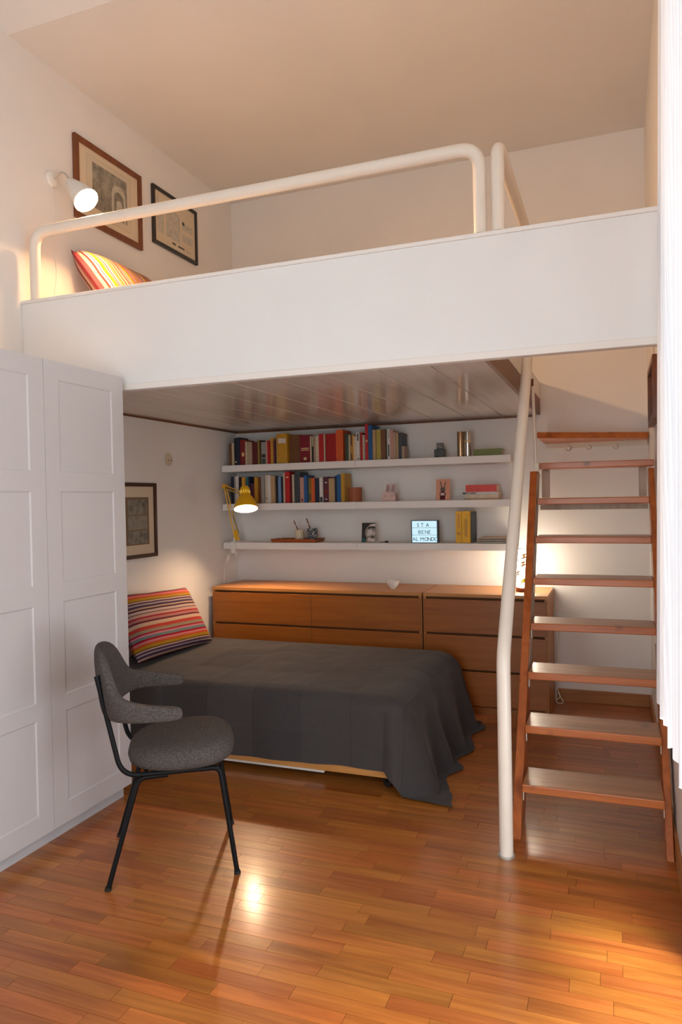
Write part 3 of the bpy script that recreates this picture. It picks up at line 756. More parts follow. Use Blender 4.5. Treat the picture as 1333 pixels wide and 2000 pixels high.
# pink rabbit-eared figure
M['blush'] = plain('blush_pink_card', (0.66, 0.47, 0.43), 0.7)
M['blush_dark'] = plain('rosy_print', (0.33, 0.20, 0.20), 0.7)
t = thing('rabbit_ornament', 'pale pink rabbit head ornament with two upright ears on the middle shelf', 'ornament', (1.35, -0.2, S2))
z = S2 + 0.0005
poly = [(1.288, -0.2, z), (1.392, -0.2, z), (1.398, -0.2, z + 0.012), (1.390, -0.2, z + 0.058), (1.375, -0.2, z + 0.066), (1.315, -0.2, z + 0.066), (1.298, -0.2, z + 0.058)]
hd = MB().prism(poly, (0, -0.012, 0), (0, 0.012, 0)).build('head', M['blush'], parent=t, bevel=0.003)
for ex in (1.331, 1.372):
    e = []
    for k in range(13):
        a = math.pi * k / 12
        e.append((ex + 0.012 + 0.013 * math.cos(a), -0.198, z + 0.112 + 0.012 * math.sin(a)))
    e += [(ex - 0.012, -0.198, z + 0.062), (ex + 0.012, -0.198, z + 0.062)]
    er = MB().prism(e, (0, -0.006, 0), (0, 0.006, 0)).build('ear', M['blush'], parent=t)
    MB().prism([(p[0] * 0.6 + (ex + 0.006) * 0.4, -0.198, p[2] * 0.8 + (z + 0.09) * 0.2) for p in e], (0, -0.0068, 0), (0, -0.0062, 0)).build('inner_ear', M['blush_dark'], parent=er, org=ORG[t.name])
for ex in (1.322, 1.370):
    MB().lathe([(0.0001, 0), (0.0035, 0), (0.0035, 0.0006), (0.0001, 0.0006)], (ex, -0.2122, z + 0.036), (0, -1, 0), 12).build('eye', M['print_dark'], parent=t)
MB().prism([(1.343, -0.2122, z + 0.030), (1.351, -0.2122, z + 0.030), (1.347, -0.2122, z + 0.025)], (0, 0, 0), (0, -0.0006, 0)).build('nose', M['print_dark'], parent=t)
MB().prism([(1.395, -0.186, z), (1.413, -0.186, z), (1.402, -0.186, z + 0.06), (1.396, -0.186, z + 0.06)], (0, -0.004, 0), (0, 0.004, 0)).build('prop_foot', M['blush_dark'], parent=t)

# hare postcard leaning on the wall
M['card_pink'] = plain('salmon_pink_card', lin((212, 152, 126)), 0.7)
M['hare_grey'] = plain('grey_hare_print', lin((104, 92, 86)), 0.8, noise=0.35, nscale=60)
M['hare_red'] = plain('dark_red_print', lin((86, 18, 26)), 0.8)
def leaning_card(name, label, cat, x0, x1, z, h, ybase, lean, mat, th=0.0018):
    U = Vector((0, lean, 1)).normalized()
    o = Vector(((x0 + x1) / 2, ybase, z + 0.0012))
    t = thing(name, label, cat, tuple(o))
    w = (x1 - x0)
    Nn = Vector((1, 0, 0)).cross(U)
    MB().obox(o + U * (h / 2), (1, 0, 0), U, Nn, w / 2, h / 2, th / 2).build('card', mat, parent=t)
    def patch(pts, mat_, nm, lift=0.0005):
        P = [o + Vector((1, 0, 0)) * (u * w - w / 2) + U * (v * h) + Nn * (th / 2) for (u, v) in pts]
        MB().prism(P, Nn * 0.0, Nn * lift).build(nm, mat_, parent=t)
    return t, patch
t, patch = leaning_card('postcard', 'salmon pink postcard showing a grey hare in a dark red top', 'postcard', 1.688, 1.787, S2, 0.148, -0.205, 0.18, M['card_pink'])
patch([(.30, .02), (.66, .02), (.68, .2), (.72, .28), (.62, .40), (.36, .40), (.26, .28), (.30, .2)], M['hare_red'], 'printed_top')
patch([(.34, .22), (.62, .22), (.62, .34), (.34, .34)], M['blush'], 'printed_stripe', 0.0007)
patch([(.36, .40), (.62, .40), (.68, .52), (.62, .62), (.37, .62), (.30, .52)], M['hare_grey'], 'printed_head', 0.0006)
patch([(.36, .60), (.44, .60), (.36, .86), (.28, .90)], M['hare_grey'], 'printed_ear', 0.0007)
patch([(.55, .60), (.63, .60), (.72, .90), (.64, .86)], M['hare_grey'], 'printed_ear', 0.0007)
patch([(.46, .50), (.53, .50), (.495, .45)], M['print_dark'], 'printed_nose', 0.0009)

# black and white face card on the bottom shelf
M['bw_dark'] = plain('photo_dark', (0.02, 0.018, 0.017), 0.35)
M['bw_mid'] = plain('photo_mid', (0.30, 0.25, 0.22), 0.35, noise=0.3, nscale=40)
M['bw_light'] = plain('photo_light', (0.62, 0.55, 0.50), 0.35, noise=0.1, nscale=40)
M['bw_teal'] = plain('photo_teal', lin((30, 84, 88)), 0.35)
t, patch = leaning_card('photo_card', 'small black and white card with a cropped face on the bottom shelf', 'card', 1.131, 1.236, S3, 0.142, -0.20, 0.14, M['bw_mid'])
patch([(0, 0), (.30, 0), (.36, .25), (.22, .45), (.30, .70), (.48, .86), (1, .98), (1, 1), (0, 1)], M['bw_dark'], 'printed_shadow')
patch([(.50, .72), (.75, .80), (.98, .76), (.98, .96), (.60, .92)], M['bw_light'], 'printed_brow', 0.0006)
patch([(.42, .66), (.66, .74), (.97, .70), (.97, .80), (.66, .83), (.44, .76)], M['bw_dark'], 'printed_eyebrow', 0.0008)
patch([(.44, .30), (.60, .36), (.78, .42), (.82, .56), (.66, .66), (.46, .62), (.38, .46)], M['bw_light'], 'printed_cheek', 0.0006)
patch([(.84, .34), (.97, .42), (.95, .58), (.86, .50)], M['bw_light'], 'printed_nose', 0.0007)
patch([(.62, .27), (.80, .32), (.95, .27), (.80, .22)], M['bw_dark'], 'printed_mouth', 0.0009)
patch([(.46, .06), (.92, .04), (.95, .18), (.66, .20), (.48, .26)], M['bw_light'], 'printed_chin', 0.0006)
patch([(.0, .0), (.32, .0), (.30, .16), (.14, .22), (0, .18)], M['bw_teal'], 'printed_corner', 0.0008)

# black clip
t = thing('binder_clip', 'small black clip lying on the bottom shelf', 'clip', (1.31, -0.21, S3))
MB().box(1.314, 1.337, -0.222, -0.200, S3 + 0.0005, S3 + 0.013).build('body', M['black_rubber'], parent=t, bevel=0.003)
MB().tube([(1.318, -0.215, S3 + 0.007), (1.290, -0.215, S3 + 0.004), (1.280, -0.211, S3 + 0.003), (1.290, -0.207, S3 + 0.004), (1.318, -0.207, S3 + 0.007)], 0.002, 6).build('handle', M['black_rubber'], parent=t, smooth=True)

# tray with two cups
M['tray_wood'] = wood('reddish_tray_wood', lin((128, 62, 30)), lin((164, 86, 44)), 'x', 0.45)
t = thing('tray', 'reddish wooden tray under the two pencil cups', 'tray', (0.60, -0.165, S3))
tz = S3 + 0.0005
MB().box(0.427, 0.785, -0.245, -0.085, tz, tz + 0.008).build('base', M['tray_wood'], parent=t)
def rim(a, b):
    a, b = Vector(a), Vector(b); d = (b - a).normalized(); n = Vector((d.y, -d.x, 0))
    MB().prism([a, b, b + n * 0.012 + Vector((0, 0, 0.022)), a + n * 0.012 + Vector((0, 0, 0.022))], (0, 0, 0), -n * 0.006).build('rim', M['tray_wood'], parent=t)
rim((0.427, -0.245, tz + 0.004), (0.785, -0.245, tz + 0.004)); rim((0.785, -0.245, tz + 0.004), (0.785, -0.085, tz + 0.004))
rim((0.785, -0.085, tz + 0.004), (0.427, -0.085, tz + 0.004)); rim((0.427, -0.085, tz + 0.004), (0.427, -0.245, tz + 0.004))
def cup(cx, cy, r, h, mat, label):
    t = thing('pencil_cup', label, 'cup', (cx, cy, tz + 0.0085), 'pencil cups on the tray')
    MB().lathe([(0.0001, 0), (r * 0.96, 0), (r, 0.004), (r, h - 0.002), (r * 0.98, h), (r * 0.93, h), (r * 0.92, 0.006), (0.0001, 0.005)], (cx, cy, tz + 0.0085), seg=28).build('body', mat, parent=t, smooth=True)
    return t
M['cup_cream'] = plain('cream_glazed_cup', (0.66, 0.54, 0.36), 0.4, noise=0.05, nscale=30)
mm_, nt, b = new_mat('speckled_cup'); N, L = nt.nodes, nt.links
tc = N.new('ShaderNodeTexCoord'); vo = N.new('ShaderNodeTexVoronoi'); vo.inputs['Scale'].default_value = 110; rp = N.new('ShaderNodeValToRGB')
rp.color_ramp.interpolation = 'CONSTANT'; rp.color_ramp.elements[0].color = (0.65, 0.62, 0.56, 1); rp.color_ramp.elements[1].color = (0.02, 0.03, 0.05, 1); rp.color_ramp.elements[1].position = 0.36
L.new(tc.outputs['Object'], vo.inputs['Vector']); L.new(vo.outputs['Distance'], rp.inputs['Fac']); L.new(rp.outputs['Color'], b.inputs['Base Color']); b.inputs['Roughness'].default_value = 0.4
M['cup_speckled'] = mm_
cup(0.628, -0.18, 0.034, 0.085, M['cup_cream'], 'plain cream pencil cup on the wooden tray')
cup(0.727, -0.165, 0.040, 0.094, M['cup_speckled'], 'black cup with white speckles on the wooden tray')
M['pen_brown'] = plain('brown_pen', lin((120, 60, 40)), 0.4)
def pen(a, b, r, label):
    a, b = Vector(a), Vector(b); d = (b - a)
    t = thing('pen', label, 'pen', tuple(a), 'pens in the cups')
    MB().tube([a, a + d * 0.06, a + d * 0.97, b], [r * 0.4, r, r, r * 0.7], 10).build('barrel', M['pen_brown'], parent=t, smooth=True)
    MB().tube([a + d * 0.72, a + d * 0.76], r * 1.15, 10).build('ring', M['gold'], parent=t, smooth=True)
pen((0.645, -0.175, tz + 0.016), (0.586, -0.185, tz + 0.162), 0.0045, 'brown pen leaning left in the plain cream cup')
pen((0.742, -0.16, tz + 0.016), (0.683, -0.17, tz + 0.178), 0.0050, 'brown pen leaning left in the speckled cup')

# lit letter box
lb = thing('light_box', 'lit letter box with changeable letters on the bottom shelf', 'light box', (1.612, -0.21, S3))
bx0, bx1, bz0, bz1, byf, byb = 1.516, 1.706, S3 + 0.0005, S3 + 0.158, -0.238, -0.19
m = MB()
m.box(bx0, bx0 + 0.006, byf, byb, bz0, bz1); m.box(bx1 - 0.006, bx1, byf, byb, bz0, bz1)
m.box(bx0 + 0.006, bx1 - 0.006, byf, byb, bz0, bz0 + 0.004); m.box(bx0 + 0.006, bx1 - 0.006, byf, byb, bz1 - 0.004, bz1)
m.box(bx0 + 0.006, bx1 - 0.006, byb - 0.004, byb, bz0 + 0.004, bz1 - 0.004)
M['lb_body'] = plain('dark_blue_black_plastic', (0.012, 0.016, 0.026), 0.4)
m.build('housing', M['lb_body'], parent=lb)
MB().box(bx0 + 0.006, bx1 - 0.006, byf + 0.001, byf + 0.003, bz0 + 0.004, bz1 - 0.004).build('lit_panel', emit('cool_white_panel', (0.62, 0.88, 1.0), 1.5), parent=lb)
for zz in (bz0 + 0.054, bz0 + 0.105):
    MB().box(bx0 + 0.006, bx1 - 0.006, byf - 0.0005, byf + 0.001, zz, zz + 0.0025).build('letter_rail', plain('clear_rail', (0.5, 0.6, 0.68), 0.2), parent=lb)
M['letter'] = plain('black_letter', (0.02, 0.025, 0.03), 0.5)
M['letter_blue'] = plain('blue_letter', (0.02, 0.16, 0.45), 0.5)
yl = byf - 0.0008
for (txt, xx, zz, mt_) in (('S', 1.561, 0.113, 0), ('T', 1.588, 0.113, 0), ('A', 1.625, 0.113, 0),
                     ('B', 1.569, 0.064, 0), ('E', 1.592, 0.064, 0), ('N', 1.615, 0.064, 0), ('E', 1.641, 0.064, 0),
                     ('A', 1.527, 0.015, 0), ('L', 1.552, 0.015, 0), ('M', 1.583, 0.015, 0), ('O', 1.611, 0.015, 0), ('N', 1.635, 0.015, 0), ('D', 1.659, 0.015, 0), ('O', 1.683, 0.015, 1)):
    text_mesh('letter', txt, 0.036, M['letter_blue'] if mt_ else M['letter'], lb, (xx - 0.003, yl, bz0 + zz))

# white cup-bowl on the dresser
M['porcelain'] = plain('white_porcelain', (0.80, 0.78, 0.76), 0.15)
t = thing('bowl', 'small white fluted bowl on top of the wide dresser', 'bowl', (1.40, -0.32, 0.78))
def fl(i, j):
    prof = [(0.018, 0.0), (0.02, 0.006), (0.034, 0.02), (0.043, 0.04), (0.047, 0.058), (0.044, 0.058), (0.040, 0.042), (0.030, 0.022), (0.012, 0.012), (0.0002, 0.011)]
    r, zz = prof[i]; a = 2 * math.pi * j / 48
    r *= 1 + 0.03 * math.cos(a * 12)
    return Vector((1.40 + r * math.cos(a), -0.32 + r * math.sin(a), 0.7805 + zz))
MB().grid(10, 48, fl, wrap_v=True).build('body', M['porcelain'], parent=t, smooth=True)

# ------------------------------------------------------------------ table lamp on the narrow dresser
M['lamp_shade_lit'] = emit('glowing_paper_shade', (1.0, 0.85, 0.66), TABLE_E)
t = thing('table_lamp', 'glowing paper cylinder lamp with orange leaves behind the handrail', 'lamp', (2.295, -0.25, 0.78))
MB().lathe([(0.0001, 0), (0.058, 0), (0.06, 0.003), (0.06, 0.022), (0.056, 0.026), (0.0001, 0.026)], (2.295, -0.25, 0.7805), seg=32).build('base', M['tray_wood'], parent=t, smooth=True)
MB().lathe([(0.052, 0.03), (0.056, 0.03), (0.056, 0.28), (0.052, 0.28)], (2.295, -0.25, 0.7805), seg=36, closed=True).build('shade', M['lamp_shade_lit'], parent=t, smooth=True)
MB().lathe([(0.051, 0.279), (0.058, 0.279), (0.058, 0.286), (0.051, 0.286)], (2.295, -0.25, 0.7805), seg=36, closed=True).build('rim', M['metal'], parent=t, smooth=True)
M['leaf_orange'] = emit('lit_orange_leaf', lin((232, 150, 70)), 0.8)
M['leaf_yellow'] = emit('lit_yellow_leaf', lin((255, 214, 20)), 1.0)
for (ang, zz, sz, mt_) in ((-88, 0.235, 0.026, 'leaf_orange'), (-95, 0.185, 0.026, 'leaf_orange'), (-92, 0.075, 0.022, 'leaf_yellow'), (-50, 0.13, 0.024, 'leaf_orange'), (-20, 0.21, 0.024, 'leaf_yellow'), (-140, 0.12, 0.024, 'leaf_orange'), (160, 0.2, 0.024, 'leaf_orange'), (40, 0.1, 0.024, 'leaf_yellow')):
    def lf(i, j, ang=ang, zz=zz, sz=sz):
        a0 = j * 2 * math.pi / 16; rr_ = (0.02, 1.0)[i]
        du = rr_ * sz * math.cos(a0); dv = rr_ * sz * 0.62 * math.sin(a0) + du * 0.35
        a = math.radians(ang) + du / 0.0565
        return Vector((2.295 + 0.0568 * math.cos(a), -0.25 + 0.0568 * math.sin(a), 0.7805 + zz + dv))
    MB().grid(2, 16, lf, wrap_v=True).build('leaf', M[mt_], parent=t, fix=False)
# its cord with inline switch running down the dresser's side
cd = thing('lamp_cord', 'white lamp cord hanging behind the dresser with plug on floor', 'cord', (2.478, -0.05, 0))
MB().tube(arc_path([(2.455, -0.16, 0.783), (2.470, -0.10, 0.783), (2.476, -0.06, 0.60), (2.478, -0.05, 0.36), (2.475, -0.06, 0.09), (2.50, -0.075, 0.045), (2.462, -0.095, 0.02), (2.49, -0.11, 0.006), (2.52, -0.075, 0.006), (2.48, -0.07, 0.07)], 0.03, 5), 0.0028, 8).build('cable', M['white_plastic'], parent=cd, smooth=True)
MB().box(2.467, 2.489, -0.059, -0.043, 0.44, 0.50).build('switch', M['white_plastic'], parent=cd, bevel=0.005, smooth=True)

# ------------------------------------------------------------------ yellow clamp lamp
yl_ = thing('clamp_lamp', 'yellow spring-arm clamp lamp fixed to the bottom shelf', 'lamp', (0.11, -0.27, S3))
cx, cy = 0.112, -0.262
m = MB()
m.box(cx - 0.016, cx + 0.020, cy - 0.022, cy + 0.05, S3 + 0.0005, S3 + 0.010)
m.box(cx - 0.016, cx + 0.020, cy - 0.022, cy - 0.0005, S3 - 0.075, S3 + 0.0005)
m.box(cx - 0.016, cx + 0.020, cy - 0.022, cy + 0.045, S3 - 0.083, S3 - 0.075)
m.build('clamp', M['white_plastic'], parent=yl_, bevel=0.003)
MB().tube([(cx + 0.002, cy + 0.02, S3 - 0.10), (cx + 0.002, cy + 0.02, S3 - 0.0505)], 0.004, 8).build('clamp_screw', M['metal'], parent=yl_, smooth=True)
MB().tube([(cx + 0.002, cy + 0.01, S3 + 0.010), (cx + 0.002, cy + 0.01, S3 + 0.035)], 0.012, 12).build('swivel', M['white_plastic'], parent=yl_, smooth=True)
A0 = Vector((0.122, cy + 0.01, S3 + 0.045)); E0 = Vector((0.052, -0.275, 1.527)); H0 = Vector((0.366, -0.595, 1.472))
def bar(a, b, off, r, nm, mat, off2=None):
    MB().tube([a + off, b + (off2 if off2 is not None else off)], r, 8).build(nm, mat, parent=yl_, smooth=True)
dx = Vector((0.016, 0, 0)); 
MB().obox(A0 + Vector((0.004, 0, 0.012)), (1, 0, 0), (0, 1, 0), (-0.16, 0, 1), 0.020, 0.010, 0.040).build('knuckle', M['yellow'], parent=yl_, bevel=0.004)
bar(A0, E0, Vector((-0.004, -0.009, 0)), 0.0055, 'lower_arm', M['yellow'])
bar(A0, E0, Vector((0.018, 0.009, 0)), 0.0055, 'lower_arm', M['yellow'], Vector((0.004, 0.009, 0)))
M['spring'] = plain('dark_spring_steel', (0.16, 0.11, 0.07), 0.4, 0.6)
def spring(a, b, r, n, nm='spring'):
    a, b = Vector(a), Vector(b); d = (b - a); T = d.normalized(); Nn = T.orthogonal().normalized(); B = T.cross(Nn)
    P = []
    for i in range(n * 8 + 1):
        t_ = i / (n * 8); an = 2 * math.pi * n * t_
        P.append(a + d * t_ + (Nn * math.cos(an) + B * math.sin(an)) * r)
    MB().tube(P, 0.0012, 4).build(nm, M['spring'], parent=yl_, smooth=True)
spring(A0 + Vector((0.034, -0.004, 0.03)), A0.lerp(E0, 0.42) + Vector((0.016, -0.004, 0)), 0.0038, 22)
spring(A0 + Vector((-0.016, 0.004, 0.03)), A0.lerp(E0, 0.42) + Vector((-0.012, 0.004, 0)), 0.0038, 22)
MB().tube([E0 + Vector((0, -0.02, 0)), E0 + Vector((0, 0.02, 0))], 0.017, 14).build('elbow', M['yellow'], parent=yl_, smooth=True)
bar(E0, H0, Vector((-0.006, 0, 0.010)), 0.005, 'upper_arm', M['yellow'])
bar(E0, H0, Vector((0.006, 0, -0.016)), 0.005, 'upper_arm', M['yellow'])
spring(E0.lerp(H0, 0.08) + Vector((0.0, 0, -0.004)), E0.lerp(H0, 0.5) + Vector((0.0, 0, -0.004)), 0.0035, 16)
# shade: axis points where the light goes
AX = Vector((0.20, -0.30, -1.0)).normalized()
MOUTH = Vector((0.419, -0.62, 1.357))
LS = 0.185
sh = [(0.0905, 0.0), (0.0895, -0.012), (0.078, -0.050), (0.060, -0.085), (0.044, -0.105), (0.0385, -0.118), (0.0375, -0.150), (0.036, -0.165), (0.028, -0.178), (0.012, -0.184), (0.0001, -0.185)]
inn = [(0.0001, -0.180), (0.026, -0.174), (0.0345, -0.162), (0.036, -0.118), (0.042, -0.104), (0.058, -0.084), (0.076, -0.050), (0.0875, -0.012), (0.0885, 0.0)]
M['yellow_in'] = plain('white_inner_shade', (0.85, 0.8, 0.7), 0.5)
s_ = MB().lathe([(r, z_) for r, z_ in [(p[0] * 0.93, p[1] * 0.93) for p in sh]], MOUTH, AX, 40).build('shade', M['yellow'], parent=yl_, smooth=True)
MB().lathe([(r, z_) for r, z_ in [(p[0] * 0.93, p[1] * 0.93) for p in inn]] + [(0.0842, 0.0)], MOUTH, AX, 40).build('inner_shade', M['yellow_in'], parent=s_, smooth=True, org=ORG[yl_.name])
ref = Vector((1, 0, 0)); n1 = (ref - AX * ref.dot(AX)).normalized(); b1 = AX.cross(n1)
for k in range(14):
    a = 2 * math.pi * k / 14
    dr = n1 * math.cos(a) + b1 * math.sin(a); tg = -n1 * math.sin(a) + b1 * math.cos(a)
    MB().obox(MOUTH + AX * (-0.123) + dr * 0.0358, tg, AX, dr, 0.0026, 0.011, 0.0012).build('vent_slot', emit('vent_slot_glow', (1.0, 0.62, 0.10), 0.9) if k == 0 else bpy.data.materials['vent_slot_glow'], parent=s_, org=ORG[yl_.name])  # glow painted on the slots for bulb light leaking out
MB().tube([H0 + Vector((-0.004, 0, -0.004)), MOUTH + AX * (-0.14)], 0.010, 10).build('shade_joint', M['yellow'], parent=yl_, smooth=True)
M['bulb'] = emit('lit_bulb', (1.0, 0.66, 0.39), CLAMP_W / (math.pi * 0.0085))
MB().lathe([(0.0001, 0.0), (0.014, 0.004), (0.024, 0.016), (0.027, 0.030), (0.024, 0.046), (0.015, 0.064), (0.014, 0.08)], MOUTH - AX * 0.048, -AX, 16).build('bulb', M['bulb'], parent=yl_, smooth=True)
# cord with switch
MB().tube(arc_path([(0.088, cy - 0.004, S3 - 0.02), (0.075, cy - 0.012, S3 - 0.09), (0.055, cy - 0.02, S3 - 0.16), (0.035, -0.28, 0.90), (0.028, -0.28, 0.785)], 0.04, 5), 0.0022, 8).build('cord', M['white_plastic'], parent=yl_, smooth=True)
MB().obox((0.067, cy - 0.018, S3 - 0.118), (1, 0, 0), (0, 1, 0), (-0.25, 0, -1), 0.010, 0.008, 0.028).build('cord_switch', M['white_plastic'], parent=yl_, bevel=0.003)

# ------------------------------------------------------------------ wall sconce above the loft
sc = thing('wall_sconce', 'white reading lamp with short gooseneck on the wall above the loft', 'lamp', (0.0, -1.955, 3.19))
MB().lathe([(0.0001, 0), (0.042, 0), (0.043, 0.006), (0.036, 0.016), (0.012, 0.022), (0.0001, 0.022)], (0.0005, -1.955, 3.185), (1, 0, 0), 32).build('wall_plate', M['white_plastic'], parent=sc, smooth=True)
MB().tube(arc_path([(0.02, -1.955, 3.185), (0.065, -1.955, 3.215), (0.105, -1.965, 3.195), (0.125, -1.965, 3.165)], 0.05, 6), 0.006, 10).build('gooseneck', M['metal'], parent=sc, smooth=True)
SA = Vector((0.66, -0.02, -0.72)).normalized(); SM = Vector((0.240, -1.965, 3.028))
M['sconce_shade'] = plain('white_sconce_shade', (0.74, 0.71, 0.66), 0.4)
MB().lathe([(0.068, 0.0), (0.063, -0.038), (0.050, -0.092), (0.036, -0.13), (0.025, -0.162), (0.012, -0.176), (0.0001, -0.178)], SM, SA, 36).build('shade', M['sconce_shade'], parent=sc, smooth=True)
M['bulb2'] = emit('lit_sconce_bulb', WARM, SCONCE_W / (math.pi * 0.0105))
MB().lathe([(0.0001, 0.0), (0.024, 0.004), (0.042, 0.014), (0.046, 0.024), (0.030, 0.06), (0.014, 0.09)], SM - SA * 0.008, -SA, 20).build('bulb', M['bulb2'], parent=sc, smooth=True)
cp = [(0.006, -1.955, 3.145)]
for k in range(12):
    cp.append((0.004, -1.955 + 0.012 * math.sin(k * 1.1) + 0.003 * k * 0.3, 3.08 - k * 0.055))
MB().tube(cp, 0.0018, 6).build('cord', M['white_plastic'], parent=sc, smooth=True)

# ------------------------------------------------------------------ pictures on the left wall
def picture(name, label, ya, yb, za, zb, fw, fmat, mat_, prints, xw=0.0, depth=0.022, sgn=1, fmat_side=None):
    """frame on a wall lying in a YZ plane at x = xw, facing sgn * X"""
    t = thing(name, label, 'picture', (xw, (ya + yb) / 2, za), None)
    X = lambda d: xw + sgn * d
    def bx(a, b, y0, y1, z0, z1): return MB().box(min(X(a), X(b)), max(X(a), X(b)), y0, y1, z0, z1)
    bx(0.001, depth, ya, ya + fw, za, zb).build('frame_bar', fmat, parent=t, bevel=0.002)
    bx(0.001, depth, yb - fw, yb, za, zb).build('frame_bar', fmat, parent=t, bevel=0.002)
    bx(0.001, depth, ya + fw, yb - fw, za, za + fw).build('frame_bar', fmat, parent=t, bevel=0.002)
    bx(0.001, depth, ya + fw, yb - fw, zb - fw, zb).build('frame_bar', fmat, parent=t, bevel=0.002)
    bx(0.001, 0.010, ya + fw, yb - fw, za + fw, zb - fw).build('mount', mat_, parent=t)
    for (u0, u1, v0, v1, pmat, d) in prints:
        yy0, yy1 = ya + (yb - ya) * u0, ya + (yb - ya) * u1; zz0, zz1 = za + (zb - za) * v0, za + (zb - za) * v1
        bx(0.010, 0.0102 + d, yy0, yy1, zz0, zz1).build('print', pmat, parent=t)
    return t
E1 = engraving('engraving_arcade', 16, 0.05, 0.34, 1.0, 30, (0.38, 0.80)); E2 = engraving('engraving_plan', 40, 0.16, 0.50, 2.0, 60, (0.35, 0.6))
E3 = engraving('engraving_mountain', 22, 0.02, 0.26, 3.0, 25, (0.42, 0.72)); E4 = engraving('engraving_harbour', 26, 0.05, 0.27, 4.0, 30, (0.30, 0.66)); E5 = engraving('engraving_trees', 24, 0.03, 0.28, 5.0, 30, (0.40, 0.72))
M['ink'] = plain('faded_ink', (0.10, 0.085, 0.065), 0.8); M['ink_line'] = plain('mount_line', (0.48, 0.39, 0.27), 0.8); M['print_paper'] = plain('print_paper', (0.60, 0.51, 0.38), 0.8)
pa = picture('framed_print', 'brown framed engraving of an arcade on the upper left wall', -1.79, -1.184, 3.043, 3.519, 0.034, M['frame_brown'], M['mat_cream'],
        [(0.17, 0.83, 0.15, 0.86, M['ink_line'], 0.0002), (0.175, 0.825, 0.157, 0.853, M['print_paper'], 0.0004), (0.25, 0.765, 0.235, 0.795, E1, 0.0008)])
# arches of the engraving
M['arch_light'] = engraving('engraving_arch_light', 40, 0.16, 0.46, 8.0, 40, (0.3, 0.6)); M['arch_dark'] = engraving('engraving_arch_dark', 50, 0.05, 0.24, 9.0, 50, (0.3, 0.75))
def wall_arch(cy_, zb_, w_, h_, mat_, x_):
    P = [(x_, cy_ - w_ / 2, zb_), (x_, cy_ + w_ / 2, zb_)] + [(x_, cy_ + w_ / 2 * math.cos(math.pi * k / 12), zb_ + h_ - w_ / 2 + w_ / 2 * math.sin(math.pi * k / 12)) for k in range(13)]
    MB().prism(P, (0, 0, 0), (0.0004, 0, 0)).build('printed_arch', mat_, parent=pa)
wall_arch(-1.405, 3.158, 0.13, 0.21, M['arch_light'], 0.0112); wall_arch(-1.405, 3.158, 0.09, 0.17, M['arch_dark'], 0.0117); wall_arch(-1.402, 3.158, 0.055, 0.12, M['arch_light'], 0.0122)
for k in range(4): wall_arch(-1.615 + k * 0.04, 3.16 , 0.022, 0.13 - k * 0.018, M['arch_dark'], 0.0112)
picture('framed_print', 'thin black framed print of building plans on the upper left wall', -1.062, -0.535, 3.143, 3.53, 0.022, M['frame_black'], M['mat_cream'],
        [(0.10, 0.24, 0.24, 0.66, E2, 0.0003), (0.29, 0.60, 0.24, 0.74, E2, 0.0003), (0.66, 0.90, 0.52, 0.64, E2, 0.0003), (0.66, 0.90, 0.30, 0.44, E2, 0.0003), (0.10, 0.14, 0.72, 0.86, E2, 0.0003),
         (0.42, 0.50, 0.15, 0.185, M['ink'], 0.0003), (0.55, 0.70, 0.15, 0.18, M['ink'], 0.0003), (0.74, 0.86, 0.15, 0.17, M['ink_line'], 0.0003), (0.66, 0.71, 0.60, 0.66, M['ink'], 0.0005)])
M['print_border'] = plain('brown_print_border', (0.20, 0.13, 0.075), 0.8)
picture('framed_print', 'dark framed print of three landscapes beside the wardrobe', -1.46, -1.10, 1.061, 1.541, 0.024, M['frame_dark'], M['mat_cream'],
        [(0.14, 0.79, 0.175, 0.81, M['print_border'], 0.0003), (0.20, 0.74, 0.575, 0.775, E3, 0.0006), (0.20, 0.74, 0.38, 0.56, E4, 0.0006), (0.20, 0.74, 0.195, 0.365, E5, 0.0006)])
picture('framed_print', 'small brown framed picture on the right wall above the stairs', -1.36, -0.83, 1.77, 2.075, 0.03, M['frame_brown'], M['print_border'], [(0.15, 0.85, 0.15, 0.85, E3, 0.0005)], xw=RX, depth=0.035, sgn=-1)

# round blanking plate
t = thing('outlet_cover', 'round cream outlet cover on the wall beside the bed', 'cover plate', (0.0, -0.934, 1.71))
M['cream_plate'] = plain('cream_plate', (0.62, 0.55, 0.40), 0.5)
MB().lathe([(0.0001, 0.0), (0.043, 0.0), (0.043, 0.004), (0.039, 0.008), (0.0001, 0.009)], (0.0005, -0.934, 1.705), (1, 0, 0), 36).build('plate', M['cream_plate'], parent=t, smooth=True)
for dy in (-0.010, 0.028):
    MB().lathe([(0.0001, 0), (0.0045, 0), (0.004, 0.0012), (0.0001, 0.0014)], (0.0094, -0.934 + dy, 1.700), (1, 0, 0), 12).build('screw', M['print_dark'], parent=t, smooth=True)

# ------------------------------------------------------------------ bed
BX0, BX1, BY0, BY1, BH = 0.03, 1.95, -1.805, -0.645, 0.45
bed = thing('bed', 'low single bed on casters with a beech rail below the loft', 'bed', (1.0, -1.22, 0))
MB().box(BX0 + 0.01, BX1 - 0.06, BY0 + 0.05, BY1 - 0.03, 0.11, BH - 0.03).build('mattress', M['mattress'], parent=bed, bevel=0.05, bseg=3, smooth=True)
MB().box(BX0, BX1 - 0.05, BY0 + 0.010, BY0 + 0.034, 0.056, 0.115).build('side_rail', M['bed_wood'], parent=bed, bevel=0.004)
MB().box(BX0, BX1 - 0.05, BY1 - 0.03, BY1 - 0.006, 0.056, 0.115).build('side_rail', M['bed_wood'], parent=bed, bevel=0.004)
MB().box(BX1 - 0.074, BX1 - 0.05, BY0 + 0.034, BY1 - 0.03, 0.056, 0.109).build('end_rail', M['bed_wood'], parent=bed, bevel=0.004)
